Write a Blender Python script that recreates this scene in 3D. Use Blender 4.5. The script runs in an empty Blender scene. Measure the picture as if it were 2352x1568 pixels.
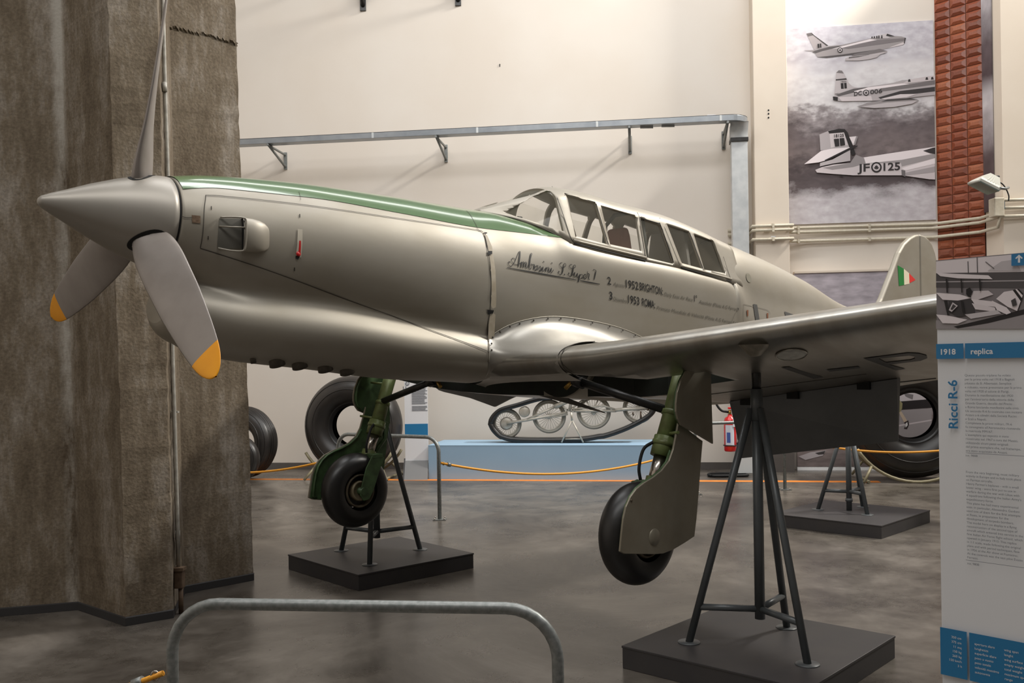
import bpy, bmesh, math, random
import numpy as np
from mathutils import Vector, Matrix

random.seed(7)
scene = bpy.context.scene
COL = scene.collection

# ------------------------------------------------------------------ camera
F_PX, ROLL, CAM_H, PCX, PCY = 2162.0, 0.0155, 1.575, 1176.0, 834.0
cd = bpy.data.cameras.new('camera')
cd.sensor_fit = 'HORIZONTAL'
cd.sensor_width = 36.0
cd.lens = 36.0 * F_PX / 2352.0
cd.shift_y = (PCY - 784.0) / 2352.0
cd.clip_start = 0.05
cam = bpy.data.objects.new('camera', cd)
COL.objects.link(cam)
cam.matrix_world = (Matrix.Translation((0, 0, CAM_H)) @ Matrix.Rotation(math.pi / 2, 4, 'X') @ Matrix.Rotation(-ROLL, 4, 'Z'))
scene.camera = cam

# ------------------------------------------------------------------ light
world = bpy.data.worlds.new('world')
scene.world = world
world.use_nodes = True
wb = world.node_tree.nodes['Background']
wb.inputs[0].default_value = (1.0, 0.975, 0.945, 1)
wb.inputs[1].default_value = 0.25


def area(name, loc, target, sx, sy, power, col):
    ld = bpy.data.lights.new(name, 'AREA')
    ld.shape = 'RECTANGLE'
    ld.size, ld.size_y, ld.energy, ld.color = sx, sy, power, col
    o = bpy.data.objects.new(name, ld)
    o.location = loc
    o.rotation_euler = (Vector(target) - Vector(loc)).to_track_quat('-Z', 'Y').to_euler()
    COL.objects.link(o)
    return o


# roof lights of the hall (high glazing along the back and right, one run overhead)
area('skylight_back', (1.5, 10.6, 9.2), (0.5, 13.6, 3.2), 13.0, 1.6, 320, (1.0, 0.985, 0.96))
area('skylight_right', (10.6, 10.4, 11.6), (0.0, 12.8, 4.5), 1.8, 1.0, 1900, (1.0, 0.955, 0.88))
area('skylight_middle', (-0.5, 6.6, 9.2), (-0.5, 6.4, 0.0), 12.0, 1.6, 480, (0.99, 0.99, 1.0))
area('skylight_front', (0.0, 0.6, 9.2), (-0.6, 3.2, 0.0), 12.0, 1.8, 430, (1.0, 0.985, 0.96))

vs = scene.view_settings
vs.view_transform = 'Standard'
vs.look = 'None'
vs.exposure = 0.0
vs.gamma = 1.0
vs.use_curve_mapping = False

# ------------------------------------------------------------------ geometry of the photograph
CR, SR = math.cos(ROLL), math.sin(ROLL)
ORG = np.array([0.0, 0.0, CAM_H])
MID = np.array([0.0948, 6.0375])
YAW = math.atan2(-0.69133, -0.72254)
FW = np.array([math.cos(YAW), math.sin(YAW)])
LF = np.array([-math.sin(YAW), math.cos(YAW)])


def ray(px, py):
    a, b = px - PCX, py - PCY
    return np.array([(a * CR - b * SR) / F_PX, 1.0, -(a * SR + b * CR) / F_PX])


def at(px, py, depth):
    return ORG + ray(px, py) * depth


def flr(px, py, z=0.0):
    r = ray(px, py)
    return ORG + r * ((z - CAM_H) / r[2])


def onplane(px, py, p0, n):
    r = ray(px, py)
    return ORG + r * (np.dot(np.array(p0) - ORG, n) / np.dot(r, n))


def loc(p):
    d = np.array(p[:2]) - MID
    return np.array([d @ FW, d @ LF, p[2]])


def wld(t, s, z):
    q = MID + FW * t + LF * s
    return np.array([q[0], q[1], z])


def side(px, py, s):
    return loc(onplane(px, py, wld(0, s, 0), np.array([LF[0], LF[1], 0])))


def stn(px, py, t):
    return loc(onplane(px, py, wld(t, 0, 0), np.array([FW[0], FW[1], 0])))


# ------------------------------------------------------------------ materials
def lin(c):
    out = []
    for v in c[:3]:
        v = v / 255.0
        out.append(v / 12.92 if v <= 0.04045 else ((v + 0.055) / 1.055) ** 2.4)
    return tuple(out) + (1.0,)


MATS = {}


def mat(name, col, rough=0.5, metal=0.0, var=None, scale=6.0, amount=0.5, stretch=(1, 1, 1), bump=0.0, bscale=40.0,
        spec=0.5, detail=5.0, coat=0.0, rvar=0.0, contrast=(0.35, 0.65)):
    if name in MATS:
        return MATS[name]
    m = bpy.data.materials.new(name)
    m.use_nodes = True
    nt = m.node_tree
    b = nt.nodes['Principled BSDF']
    b.inputs['Base Color'].default_value = lin(col)
    b.inputs['Roughness'].default_value = rough
    b.inputs['Metallic'].default_value = metal
    b.inputs['Specular IOR Level'].default_value = spec
    b.inputs['Coat Weight'].default_value = coat
    if var is not None or bump or rvar:
        tc = nt.nodes.new('ShaderNodeTexCoord')
        mp = nt.nodes.new('ShaderNodeMapping')
        mp.inputs['Scale'].default_value = stretch
        nt.links.new(tc.outputs['Object'], mp.inputs[0])
    if var is not None:
        nz = nt.nodes.new('ShaderNodeTexNoise')
        nz.inputs['Scale'].default_value = scale
        nz.inputs['Detail'].default_value = detail
        nt.links.new(mp.outputs[0], nz.inputs['Vector'])
        rp = nt.nodes.new('ShaderNodeMapRange')
        rp.inputs[1].default_value, rp.inputs[2].default_value = contrast
        rp.inputs[4].default_value = amount
        nt.links.new(nz.outputs[0], rp.inputs[0])
        mx = nt.nodes.new('ShaderNodeMix')
        mx.data_type = 'RGBA'
        mx.inputs[6].default_value = lin(col)
        mx.inputs[7].default_value = lin(var)
        nt.links.new(rp.outputs[0], mx.inputs[0])
        nt.links.new(mx.outputs[2], b.inputs['Base Color'])
        if rvar:
            rr = nt.nodes.new('ShaderNodeMapRange')
            rr.inputs[3].default_value, rr.inputs[4].default_value = rough - rvar, rough + rvar
            nt.links.new(nz.outputs[0], rr.inputs[0])
            nt.links.new(rr.outputs[0], b.inputs['Roughness'])
    if bump:
        n2 = nt.nodes.new('ShaderNodeTexNoise')
        n2.inputs['Scale'].default_value = bscale
        n2.inputs['Detail'].default_value = 6.0
        nt.links.new(mp.outputs[0], n2.inputs['Vector'])
        bp = nt.nodes.new('ShaderNodeBump')
        bp.inputs['Strength'].default_value = bump
        bp.inputs['Distance'].default_value = 0.01
        nt.links.new(n2.outputs[0], bp.inputs['Height'])
        nt.links.new(bp.outputs[0], b.inputs['Normal'])
    MATS[name] = m
    return m


def glass_mat(name, col, clear, rough=0.05):
    m = bpy.data.materials.new(name)
    m.use_nodes = True
    nt = m.node_tree
    nt.nodes.remove(nt.nodes['Principled BSDF'])
    out = nt.nodes['Material Output']
    tr = nt.nodes.new('ShaderNodeBsdfTransparent')
    tr.inputs[0].default_value = (1, 1, 0.98, 1)
    gl = nt.nodes.new('ShaderNodeBsdfGlossy')
    gl.inputs['Color'].default_value = (1, 1, 1, 1)
    gl.inputs['Roughness'].default_value = 0.12
    df = nt.nodes.new('ShaderNodeBsdfDiffuse')
    df.inputs[0].default_value = lin(col)
    m1 = nt.nodes.new('ShaderNodeMixShader')
    m1.inputs[0].default_value = clear
    nt.links.new(df.outputs[0], m1.inputs[1])
    nt.links.new(tr.outputs[0], m1.inputs[2])
    m2 = nt.nodes.new('ShaderNodeMixShader')
    m2.inputs[0].default_value = 0.03
    nt.links.new(m1.outputs[0], m2.inputs[1])
    nt.links.new(gl.outputs[0], m2.inputs[2])
    nt.links.new(m2.outputs[0], out.inputs[0])
    return m


M = dict(
    silver=mat('silver_paint', (163, 157, 146), 0.48, 0.45, (146, 138, 122), 2.2, 0.55, (1, 1, 2.2), rvar=0.06, bump=0.03, bscale=9),
    silver2=mat('silver_wing', (166, 163, 156), 0.33, 0.88, (138, 130, 118), 3.0, 0.6, (1.0, 3, 1), rvar=0.07, bump=0.05, bscale=7),
    spinner=mat('spinner_grey', (162, 156, 147), 0.42, 0.35, (140, 134, 124), 2, 0.4),
    blade=mat('blade_grey', (150, 142, 136), 0.42, 0.25, (132, 124, 118), 9, 0.5),
    yellow=mat('tip_yellow', (248, 166, 0), 0.4, 0.0, (236, 150, 0), 12, 0.4),
    green=mat('anti_glare_green', (86, 116, 74), 0.2, 0.0, (96, 122, 84), 3, 0.5, coat=0.6),
    gear_green=mat('gear_green', (78, 104, 66), 0.42, 0.1, (50, 64, 42), 14, 0.7, bump=0.05, bscale=30),
    gear_olive=mat('gear_olive', (112, 126, 76), 0.4, 0.1, (84, 80, 50), 16, 0.6),
    door_grey=mat('door_grey', (146, 140, 125), 0.42, 0.45, (122, 113, 96), 5, 0.6, rvar=0.05),
    dark_metal=mat('dark_metal', (60, 60, 60), 0.4, 0.6, (42, 38, 34), 20, 0.5),
    chrome=mat('chrome', (190, 184, 176), 0.2, 0.95, (120, 108, 96), 9, 0.4, (1, 1, 4)),
    black=mat('black_gap', (14, 14, 14), 0.7),
    seam=mat('panel_seam', (62, 56, 48), 0.7),
    paint_black=mat('paint_black', (30, 30, 30), 0.5),
    paint_faded=mat('paint_faded', (92, 88, 78), 0.6),
    paint_grey=mat('paint_dark_grey', (74, 74, 72), 0.55),
    red=mat('paint_red', (190, 26, 26), 0.4),
    flag_green=mat('flag_green', (10, 120, 50), 0.45),
    flag_red=mat('flag_red', (214, 40, 36), 0.45),
    flag_white=mat('flag_white', (226, 216, 190), 0.5),
    rubber=mat('rubber', (30, 29, 29), 0.36, 0.0, (40, 38, 36), 7, 0.6, rvar=0.08, bump=0.05, bscale=25),
    rubber2=mat('rubber_dusty', (36, 34, 33), 0.38, 0.0, (52, 47, 43), 5, 0.6, rvar=0.08),
    rim=mat('rim_metal', (120, 110, 92), 0.5, 0.5, (70, 60, 48), 20, 0.6),
    stand=mat('stand_grey', (92, 96, 98), 0.36, 0.15, (80, 83, 85), 15, 0.4),
    plinth=mat('plinth_dark', (58, 56, 58), 0.5, 0.0, (66, 63, 62), 6, 0.6),
    galva=mat('galvanised', (142, 144, 142), 0.45, 0.55, (112, 116, 114), 60, 0.8),
    duct=mat('duct_zinc', (206, 208, 208), 0.34, 0.2, (176, 180, 182), 7, 0.7, rvar=0.08),
    rope=mat('rope_orange', (232, 162, 44), 0.55, 0.0, (206, 128, 20), 90, 0.5, (1, 1, 1)),
    plaster=mat('plaster_cream', (229, 221, 211), 0.85, 0.0, (222, 211, 198), 0.9, 0.5, bump=0.04, bscale=30, spec=0.2),
    plaster2=mat('plaster_pilaster', (222, 210, 195), 0.85, 0.0, (212, 198, 181), 1.6, 0.4, bump=0.03, bscale=30, spec=0.2),
    base_grey=mat('baseboard_grey', (92, 86, 82), 0.7, 0.0, (82, 76, 72), 6, 0.5),
    orange=mat('tape_orange', (236, 142, 54), 0.5, 0.0, (206, 112, 30), 10, 0.5),
    white=mat('white_board', (224, 224, 226), 0.45),
    grey_print=mat('grey_print', (196, 196, 198), 0.5),
    text_grey=mat('text_grey', (104, 108, 116), 0.6),
    blue=mat('blue_print', (36, 116, 164), 0.45),
    blue_light=mat('podium_blue', (152, 182, 206), 0.6, 0.0, (140, 172, 198), 1.5, 0.4),
    ext_red=mat('extinguisher_red', (206, 22, 26), 0.28, coat=0.4),
    ext_label=mat('extinguisher_label', (206, 212, 222), 0.5),
    ext_blue=mat('extinguisher_blue', (66, 92, 160), 0.5),
    brass=mat('brass', (176, 140, 70), 0.35, 0.8),
    pipe=mat('conduit_cream', (206, 198, 180), 0.5, 0.0, (188, 176, 154), 30, 0.5),
    pipe_grey=mat('conduit_grey', (178, 174, 164), 0.5, 0.2, (112, 106, 98), 20, 0.5),
    rust=mat('rusty_box', (96, 78, 60), 0.7, 0.1, (70, 50, 36), 22, 0.8),
    bogie=mat('bogie_silver', (198, 193, 182), 0.4, 0.3, (170, 160, 142), 16, 0.6),
    cradle=mat('cradle_beige', (146, 138, 112), 0.5, 0.2, (120, 110, 84), 14, 0.5),
    headrest=mat('headrest_brown', (150, 96, 82), 0.7),
    lamp_grey=mat('floodlight_grey', (196, 196, 186), 0.4, 0.1),
    lamp_glass=mat('floodlight_glass', (120, 138, 132), 0.12, 0.0),
)
M['glass'] = glass_mat('canopy_glass', (176, 172, 158), 0.90)


# ------------------------------------------------------------------ mesh helpers
class G:
    """collects geometry for one mesh object"""

    def __init__(s):
        s.v, s.f, s.sm = [], [], []

    def add(s, vs_, fs_, smooth=False):
        o = len(s.v)
        s.v += [tuple(float(c) for c in p) for p in vs_]
        s.f += [tuple(i + o for i in f) for f in fs_]
        s.sm += [smooth] * len(fs_)
        return s

    def box(s, c, size, rot=None):
        c = np.array(c, float)
        h = np.array(size, float) / 2
        R = np.eye(3) if rot is None else np.array(rot)
        P = [c + R @ (h * np.array(k)) for k in
             ((-1, -1, -1), (1, -1, -1), (1, 1, -1), (-1, 1, -1), (-1, -1, 1), (1, -1, 1), (1, 1, 1), (-1, 1, 1))]
        return s.add(P, [(0, 3, 2, 1), (4, 5, 6, 7), (0, 1, 5, 4), (1, 2, 6, 5), (2, 3, 7, 6), (3, 0, 4, 7)])

    def tube(s, pts, r, seg=10, caps=True, closed=False, flat=None):
        P = [np.array(p, float) for p in pts]
        n = len(P)
        R = r if hasattr(r, '__len__') else [r] * n
        T = []
        for i in range(n):
            a = P[(i - 1) % n] if (closed or i > 0) else P[i]
            b = P[(i + 1) % n] if (closed or i < n - 1) else P[i]
            d = b - a
            T.append(d / (np.linalg.norm(d) + 1e-12))
        u = np.cross(T[0], (0, 0, 1.0))
        if np.linalg.norm(u) < 1e-3:
            u = np.cross(T[0], (0, 1.0, 0))
        u /= np.linalg.norm(u)
        V = []
        for i in range(n):
            u = u - T[i] * np.dot(u, T[i])
            u /= np.linalg.norm(u) + 1e-12
            w = np.cross(T[i], u)
            for k in range(seg):
                a = 2 * math.pi * k / seg
                V.append(P[i] + R[i] * (math.cos(a) * u + math.sin(a) * w * (flat or 1.0)))
        fs = []
        m = n if closed else n - 1
        for i in range(m):
            for k in range(seg):
                a, b = i * seg + k, i * seg + (k + 1) % seg
                c, d = ((i + 1) % n) * seg + (k + 1) % seg, ((i + 1) % n) * seg + k
                fs.append((a, b, c, d))
        s.add(V, fs, True)
        if caps and not closed:
            o = len(s.v) - len(V)
            s.f.append(tuple(o + k for k in range(seg - 1, -1, -1)))
            s.f.append(tuple(o + (n - 1) * seg + k for k in range(seg)))
            s.sm += [False, False]
        return s

    def rev(s, prof, o=(0, 0, 0), axis=(0, 0, 1), seg=32, cap0=False, cap1=False, smooth=True):
        """profile of (radius, height along the axis)"""
        ax = np.array(axis, float)
        ax /= np.linalg.norm(ax)
        u = np.cross(ax, (0, 0, 1.0))
        if np.linalg.norm(u) < 1e-3:
            u = np.cross(ax, (0, 1.0, 0))
        u /= np.linalg.norm(u)
        w = np.cross(ax, u)
        o = np.array(o, float)
        V, fs = [], []
        for (r, h) in prof:
            for k in range(seg):
                a = 2 * math.pi * k / seg
                V.append(o + ax * h + r * (math.cos(a) * u + math.sin(a) * w))
        for i in range(len(prof) - 1):
            for k in range(seg):
                k2 = (k + 1) % seg
                fs.append((i * seg + k, i * seg + k2, (i + 1) * seg + k2, (i + 1) * seg + k))
        if cap0:
            fs.append(tuple(range(seg - 1, -1, -1)))
        if cap1:
            fs.append(tuple((len(prof) - 1) * seg + k for k in range(seg)))
        s.add(V, fs, smooth)
        return s

    def prism(s, poly, d):
        """3-D polygon pushed by vector d"""
        n = len(poly)
        d = np.array(d, float)
        V = [np.array(p, float) for p in poly]
        V += [p + d for p in V]
        fs = [tuple(range(n - 1, -1, -1)), tuple(range(n, 2 * n))]
        fs += [(i, (i + 1) % n, n + (i + 1) % n, n + i) for i in range(n)]
        return s.add(V, fs)

    def grid(s, rows, smooth=True, closed=False):
        n, m = len(rows), len(rows[0])
        V = [p for r in rows for p in r]
        fs = []
        for i in range(n - 1):
            for j in range(m if closed else m - 1):
                j2 = (j + 1) % m
                fs.append((i * m + j, i * m + j2, (i + 1) * m + j2, (i + 1) * m + j))
        return s.add(V, fs, smooth)

    def build(s, name, material, parent=None, bevel=0.0, fix=True):
        me = bpy.data.meshes.new(name)
        me.from_pydata(s.v, [], s.f)
        me.polygons.foreach_set('use_smooth', s.sm)
        if fix:
            bm = bmesh.new()
            bm.from_mesh(me)
            bmesh.ops.remove_doubles(bm, verts=bm.verts, dist=1e-6)
            bmesh.ops.recalc_face_normals(bm, faces=bm.faces)
            bm.to_mesh(me)
            bm.free()
        me.materials.append(material)
        o = bpy.data.objects.new(name, me)
        COL.objects.link(o)
        if parent is not None:
            o.parent = parent
        if bevel:
            b = o.modifiers.new('bevel', 'BEVEL')
            b.width = bevel
            b.segments = 2
            b.limit_method = 'ANGLE'
            b.angle_limit = math.radians(40)
        return o


def tag(o, label, cat, group=None, kind=None):
    o['label'] = label
    if cat:
        o['category'] = cat
    if group:
        o['group'] = group
    if kind:
        o['kind'] = kind
    return o


def struct(o, label=None, cat=None):
    o['kind'] = 'structure'
    if label:
        o['label'] = label
    if cat:
        o['category'] = cat
    return o


def empty(name, location=(0, 0, 0), rz=0.0):
    o = bpy.data.objects.new(name, None)
    o.location = location
    o.rotation_euler = (0, 0, rz)
    o.empty_display_size = 0.2
    COL.objects.link(o)
    return o


def copy_tree(o, parent=None):
    c = o.copy()
    COL.objects.link(c)
    c.parent = parent
    for ch in [x for x in bpy.data.objects if x.parent == o]:
        copy_tree(ch, c)
    return c


def arc(c, r, a0, a1, n, u=(1, 0, 0), w=(0, 0, 1)):
    c, u, w = np.array(c, float), np.array(u, float), np.array(w, float)
    return [c + r * (math.cos(a) * u + math.sin(a) * w) for a in np.linspace(a0, a1, n)]


def smooth_path(pts, n=8):
    """Catmull-Rom through points"""
    P = [np.array(p, float) for p in pts]
    P = [2 * P[0] - P[1]] + P + [2 * P[-1] - P[-2]]
    out = []
    for i in range(1, len(P) - 2):
        for k in range(n):
            t = k / n
            a, b, c, d = P[i - 1:i + 3]
            out.append(0.5 * (2 * b + (c - a) * t + (2 * a - 5 * b + 4 * c - d) * t * t + (3 * b - a - 3 * c + d) * t ** 3))
    out.append(P[-2])
    return out


def sag(a, b, drop, n=24):
    a, b = np.array(a, float), np.array(b, float)
    return [a + (b - a) * u - np.array([0, 0, drop * 4 * u * (1 - u)]) for u in np.linspace(0, 1, n)]


def text_mesh(body, offset=0.0, shear=0.0, spacing=1.0):
    """2-D vertices and faces of a line of text, height about one unit"""
    cu = bpy.data.curves.new('t', 'FONT')
    cu.body = body
    cu.size = 1.0
    cu.offset = offset
    cu.shear = shear
    cu.space_character = spacing
    cu.resolution_u = 3
    cu.fill_mode = 'FRONT'
    ob = bpy.data.objects.new('t', cu)
    COL.objects.link(ob)
    dg = bpy.context.evaluated_depsgraph_get()
    dg.update()
    me = ob.evaluated_get(dg).to_mesh()
    v = np.array([(p.co.x, p.co.y) for p in me.vertices]) if len(me.vertices) else np.zeros((0, 2))
    f = [tuple(p.vertices) for p in me.polygons]
    ob.evaluated_get(dg).to_mesh_clear()
    bpy.data.objects.remove(ob)
    bpy.data.curves.remove(cu)
    return v, f

# ================================================================== THE HALL
UP = np.array([0, 0, 1.0])
WD = np.array([0.9907, -0.1367, 0.0])          # along the back wall
WN = np.array([0.1367, 0.9907, 0.0])           # away from the camera
W0 = flr(640, 1077)


def wp(u, z, off=0.0):
    return W0 + WD * u + UP * z - WN * off


def wu(px, py, off=0.0):
    p = onplane(px, py, wp(0, 0, off), WN)
    return float(np.dot(p - W0, WD)), float(p[2])


# floor: worn sealed concrete
fm = bpy.data.materials.new('floor_concrete')
fm.use_nodes = True
nt = fm.node_tree
b = nt.nodes['Principled BSDF']
tc = nt.nodes.new('ShaderNodeTexCoord')
n1 = nt.nodes.new('ShaderNodeTexNoise')
n1.inputs['Scale'].default_value = 0.62
n1.inputs['Detail'].default_value = 10
n1.inputs['Roughness'].default_value = 0.72
n1.inputs['Distortion'].default_value = 0.6
n2 = nt.nodes.new('ShaderNodeTexNoise')
n2.inputs['Scale'].default_value = 1.9
n2.inputs['Detail'].default_value = 6
n2.inputs['Roughness'].default_value = 0.7
for n_ in (n1, n2):
    nt.links.new(tc.outputs['Object'], n_.inputs['Vector'])
cr1 = nt.nodes.new('ShaderNodeValToRGB')
e = cr1.color_ramp.elements
e[0].position, e[0].color = 0.36, lin((68, 62, 57))
e[1].position, e[1].color = 0.68, lin((130, 123, 115))
k = e.new(0.5)
k.color = lin((97, 91, 84))
nt.links.new(n1.outputs[0], cr1.inputs[0])
cr2 = nt.nodes.new('ShaderNodeValToRGB')
e = cr2.color_ramp.elements
e[0].position, e[0].color = 0.30, (0.40, 0.38, 0.36, 1)
e[1].position, e[1].color = 0.60, (1.1, 1.1, 1.1, 1)
nt.links.new(n2.outputs[0], cr2.inputs[0])
mx = nt.nodes.new('ShaderNodeMix')
mx.data_type = 'RGBA'
mx.blend_type = 'MULTIPLY'
mx.inputs[0].default_value = 0.85
nt.links.new(cr1.outputs[0], mx.inputs[6])
nt.links.new(cr2.outputs[0], mx.inputs[7])
nt.links.new(mx.outputs[2], b.inputs['Base Color'])
mr = nt.nodes.new('ShaderNodeMapRange')
mr.inputs[3].default_value, mr.inputs[4].default_value = 0.18, 0.40
nt.links.new(n2.outputs[0], mr.inputs[0])
nt.links.new(mr.outputs[0], b.inputs['Roughness'])
b.inputs['Specular IOR Level'].default_value = 0.5
g = G().box((2, 4, -0.05), (32, 27, 0.1))
struct(g.build('floor', fm), 'grey brown sealed concrete hall floor with worn dark patches')

HT = 7.8
u1, _ = wu(1727, 300)
# plan of the back wall run
pil_u0, _ = wu(1733, 400, 0.37)
pil_u1, _ = wu(1811, 400, 0.37)
A_ = wp(wu(2150, 300)[0], 0)
B_ = np.array([6.41, 12.69, 0])
C_ = np.array([6.41, 12.22, 0])
D_ = C_ + WD * 5.2
T_ = WN * 0.3

g = G().prism([wp(-7.5, 0), wp(wu(2150, 300)[0] + 0.25, 0), wp(wu(2150, 300)[0] + 0.25, 0) + T_, wp(-7.5, 0) + T_], UP * HT)
struct(g.build('wall_back', M['plaster']), 'cream plastered back wall behind the aircraft')
g = G().prism([wp(pil_u0, 0, 0.37), wp(pil_u1, 0, 0.37), wp(pil_u1, 0, -0.05), wp(pil_u0, 0, -0.05)], UP * HT)
struct(g.build('trim_1', M['plaster2'], bevel=0.008), 'cream wall pilaster between zinc duct and aerial photo mural')
g = G().prism([C_, D_, D_ + T_ * 3, B_ + np.array([0.12, 0.5, 0]), B_ + np.array([0.06, 0.0, 0]), B_ + np.array([0.0, -0.02, 0])], UP * HT)
struct(g.build('wall_right', M['plaster2']), 'cream plastered wall projecting at the right beyond the tiled column')
# side wall of the hall and walls added against ambient light, out of frame
g = G().box((-9.2, 4.5, HT / 2), (0.3, 24, HT))
struct(g.build('wall_left', M['plaster']), 'cream plastered side wall far left of the concrete pillar')

g = G().box((2.0, -9.0, HT / 2), (22.4, 0.3, HT))  # unseen wall, added to stop ambient light coming in low from behind
hall_m = mat('added_wall_grey', (112, 106, 100), 0.85)  # darker than the other walls, to cut bounce under the wing
struct(g.build('wall_front', hall_m), 'grey plastered hall wall behind the viewer, added to block ambient light')
g = G().box((13.2, 1.4, HT / 2), (0.3, 20.8, HT))  # also unseen and added, holds back ambient light from the right
struct(g.build('wall_side', hall_m), 'grey plastered hall wall at far right, added to block ambient light')

# baseboards
g = G()
g.prism([wp(-7.5, 0, 0.025), wp(pil_u0, 0, 0.025), wp(pil_u0, 0, 0.0), wp(-7.5, 0, 0.0)], UP * 0.10)
g.prism([wp(pil_u0 - 0.02, 0, 0.39), wp(pil_u1 + 0.02, 0, 0.39), wp(pil_u1 + 0.02, 0, 0.0), wp(pil_u0 - 0.02, 0, 0.0)], UP * 0.27)
struct(g.build('baseboard_back', M['base_grey']), 'dark grey skirting along the foot of the back wall')

# ------------------------------------------------------------------ concrete pillar
cm = bpy.data.materials.new('raw_concrete')
cm.use_nodes = True
nt = cm.node_tree
b = nt.nodes['Principled BSDF']
b.inputs['Roughness'].default_value = 0.9
b.inputs['Specular IOR Level'].default_value = 0.2
tc = nt.nodes.new('ShaderNodeTexCoord')
mp = nt.nodes.new('ShaderNodeMapping')
mp.inputs['Scale'].default_value = (1, 1, 0.3)
nt.links.new(tc.outputs['Object'], mp.inputs[0])
n1 = nt.nodes.new('ShaderNodeTexNoise')
n1.inputs['Scale'].default_value = 4.0
n1.inputs['Detail'].default_value = 11
n1.inputs['Roughness'].default_value = 0.74
nt.links.new(mp.outputs[0], n1.inputs['Vector'])
n2 = nt.nodes.new('ShaderNodeTexNoise')
n2.inputs['Scale'].default_value = 55.0
n2.inputs['Detail'].default_value = 5
nt.links.new(tc.outputs['Object'], n2.inputs['Vector'])
cr1 = nt.nodes.new('ShaderNodeValToRGB')
e = cr1.color_ramp.elements
e[0].position, e[0].color = 0.32, lin((88, 76, 62))
e[1].position, e[1].color = 0.74, lin((166, 158, 148))
k = e.new(0.5)
k.color = lin((118, 106, 90))
nt.links.new(n1.outputs[0], cr1.inputs[0])
mx = nt.nodes.new('ShaderNodeMix')
mx.data_type = 'RGBA'
mx.blend_type = 'OVERLAY'
mx.inputs[0].default_value = 0.45
nt.links.new(cr1.outputs[0], mx.inputs[6])
nt.links.new(n2.outputs[0], mx.inputs[7])
# lime wash-out along the inner corner of the left flute
q0_, q1_ = flr(180, 1400), at(140, 0, flr(180, 1400)[1])
sx = nt.nodes.new('ShaderNodeSeparateXYZ')
nt.links.new(tc.outputs['Object'], sx.inputs[0])
lz_ = nt.nodes.new('ShaderNodeMath')
lz_.operation = 'MULTIPLY_ADD'
lz_.inputs[1].default_value = -(q1_[0] - q0_[0]) / q1_[2]
nt.links.new(sx.outputs[2], lz_.inputs[0])
nt.links.new(sx.outputs[0], lz_.inputs[2])
ab = nt.nodes.new('ShaderNodeMath')
ab.operation = 'COMPARE'
di = nt.nodes.new('ShaderNodeMath')
di.operation = 'SUBTRACT'
di.inputs[1].default_value = q0_[0] - 0.02
nt.links.new(lz_.outputs[0], di.inputs[0])
aa = nt.nodes.new('ShaderNodeMath')
aa.operation = 'ABSOLUTE'
nt.links.new(di.outputs[0], aa.inputs[0])
mr = nt.nodes.new('ShaderNodeMapRange')
mr.inputs[1].default_value, mr.inputs[2].default_value = 0.01, 0.055
mr.inputs[3].default_value, mr.inputs[4].default_value = 1.0, 0.0
nt.links.new(aa.outputs[0], mr.inputs[0])
m3 = nt.nodes.new('ShaderNodeMapRange')
m3.inputs[1].default_value, m3.inputs[2].default_value = 0.38, 0.62
nt.links.new(n1.outputs[0], m3.inputs[0])
ml = nt.nodes.new('ShaderNodeMath')
ml.operation = 'MULTIPLY'
nt.links.new(mr.outputs[0], ml.inputs[0])
nt.links.new(m3.outputs[0], ml.inputs[1])
mx2 = nt.nodes.new('ShaderNodeMix')
mx2.data_type = 'RGBA'
mx2.inputs[7].default_value = lin((178, 172, 162))
nt.links.new(ml.outputs[0], mx2.inputs[0])
nt.links.new(mx.outputs[2], mx2.inputs[6])
nt.links.new(mx2.outputs[2], b.inputs['Base Color'])
bp = nt.nodes.new('ShaderNodeBump')
bp.inputs['Strength'].default_value = 0.35
bp.inputs['Distance'].default_value = 0.012
nt.links.new(n2.outputs[0], bp.inputs['Height'])
nt.links.new(bp.outputs[0], b.inputs['Normal'])

foot = [(0, 1415), (180, 1400), (290, 1437), (398, 1418), (425, 1362), (583, 1332)]
head = [(-38, 0), (140, 0), (248, 0), (361, 0), (388, 0), (540, 0)]
bot = [flr(*p) for p in foot]
top = [at(h[0], h[1], q[1]) for h, q in zip(head, bot)]
d0 = bot[0] - bot[1]
bot = [bot[1] + d0 * 4.2] + bot[1:]
top = [top[1] + d0 * 4.2] + top[1:]


def pillar_ring(z):
    r = [q + (t_ - q) * (z / t_[2]) for q, t_ in zip(bot, top)]
    r = [np.array([p[0], p[1], z]) for p in r]
    r += [r[-1] + np.array([-0.72, 0.72, 0]), r[0] + np.array([0.1, 1.5, 0])]
    return r


rows = []
for z in np.linspace(0, HT, 130):
    r = pillar_ring(z)
    for i in (1, 2, 3, 5):
        j = random.uniform(-0.004, 0.004)
        r[i] = r[i] + np.array([j, -abs(j) * 0.4, 0])
    rows.append(r)
g = G().grid(rows, smooth=False, closed=True)
pil = g.build('concrete_pillar', cm)
struct(pil, 'massive fluted raw concrete pillar left of the propeller', 'pillar')
# dark painted skirt at its foot
sk = [p + np.array([0.006 * (1 if i > 2 else 0), -0.012, 0]) for i, p in enumerate(pillar_ring(0.0))]
rows = [[p + UP * z for p in sk[:6]] for z in (0.001, 0.05)]
rows.append([p + UP * 0.055 + np.array([0, 0.012, 0]) for p in sk[:6]])
struct(G().grid(rows, smooth=False).build('baseboard_pillar', mat('skirt_dark', (52, 50, 50), 0.7)), 'dark painted skirting round the pillar foot')
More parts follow.
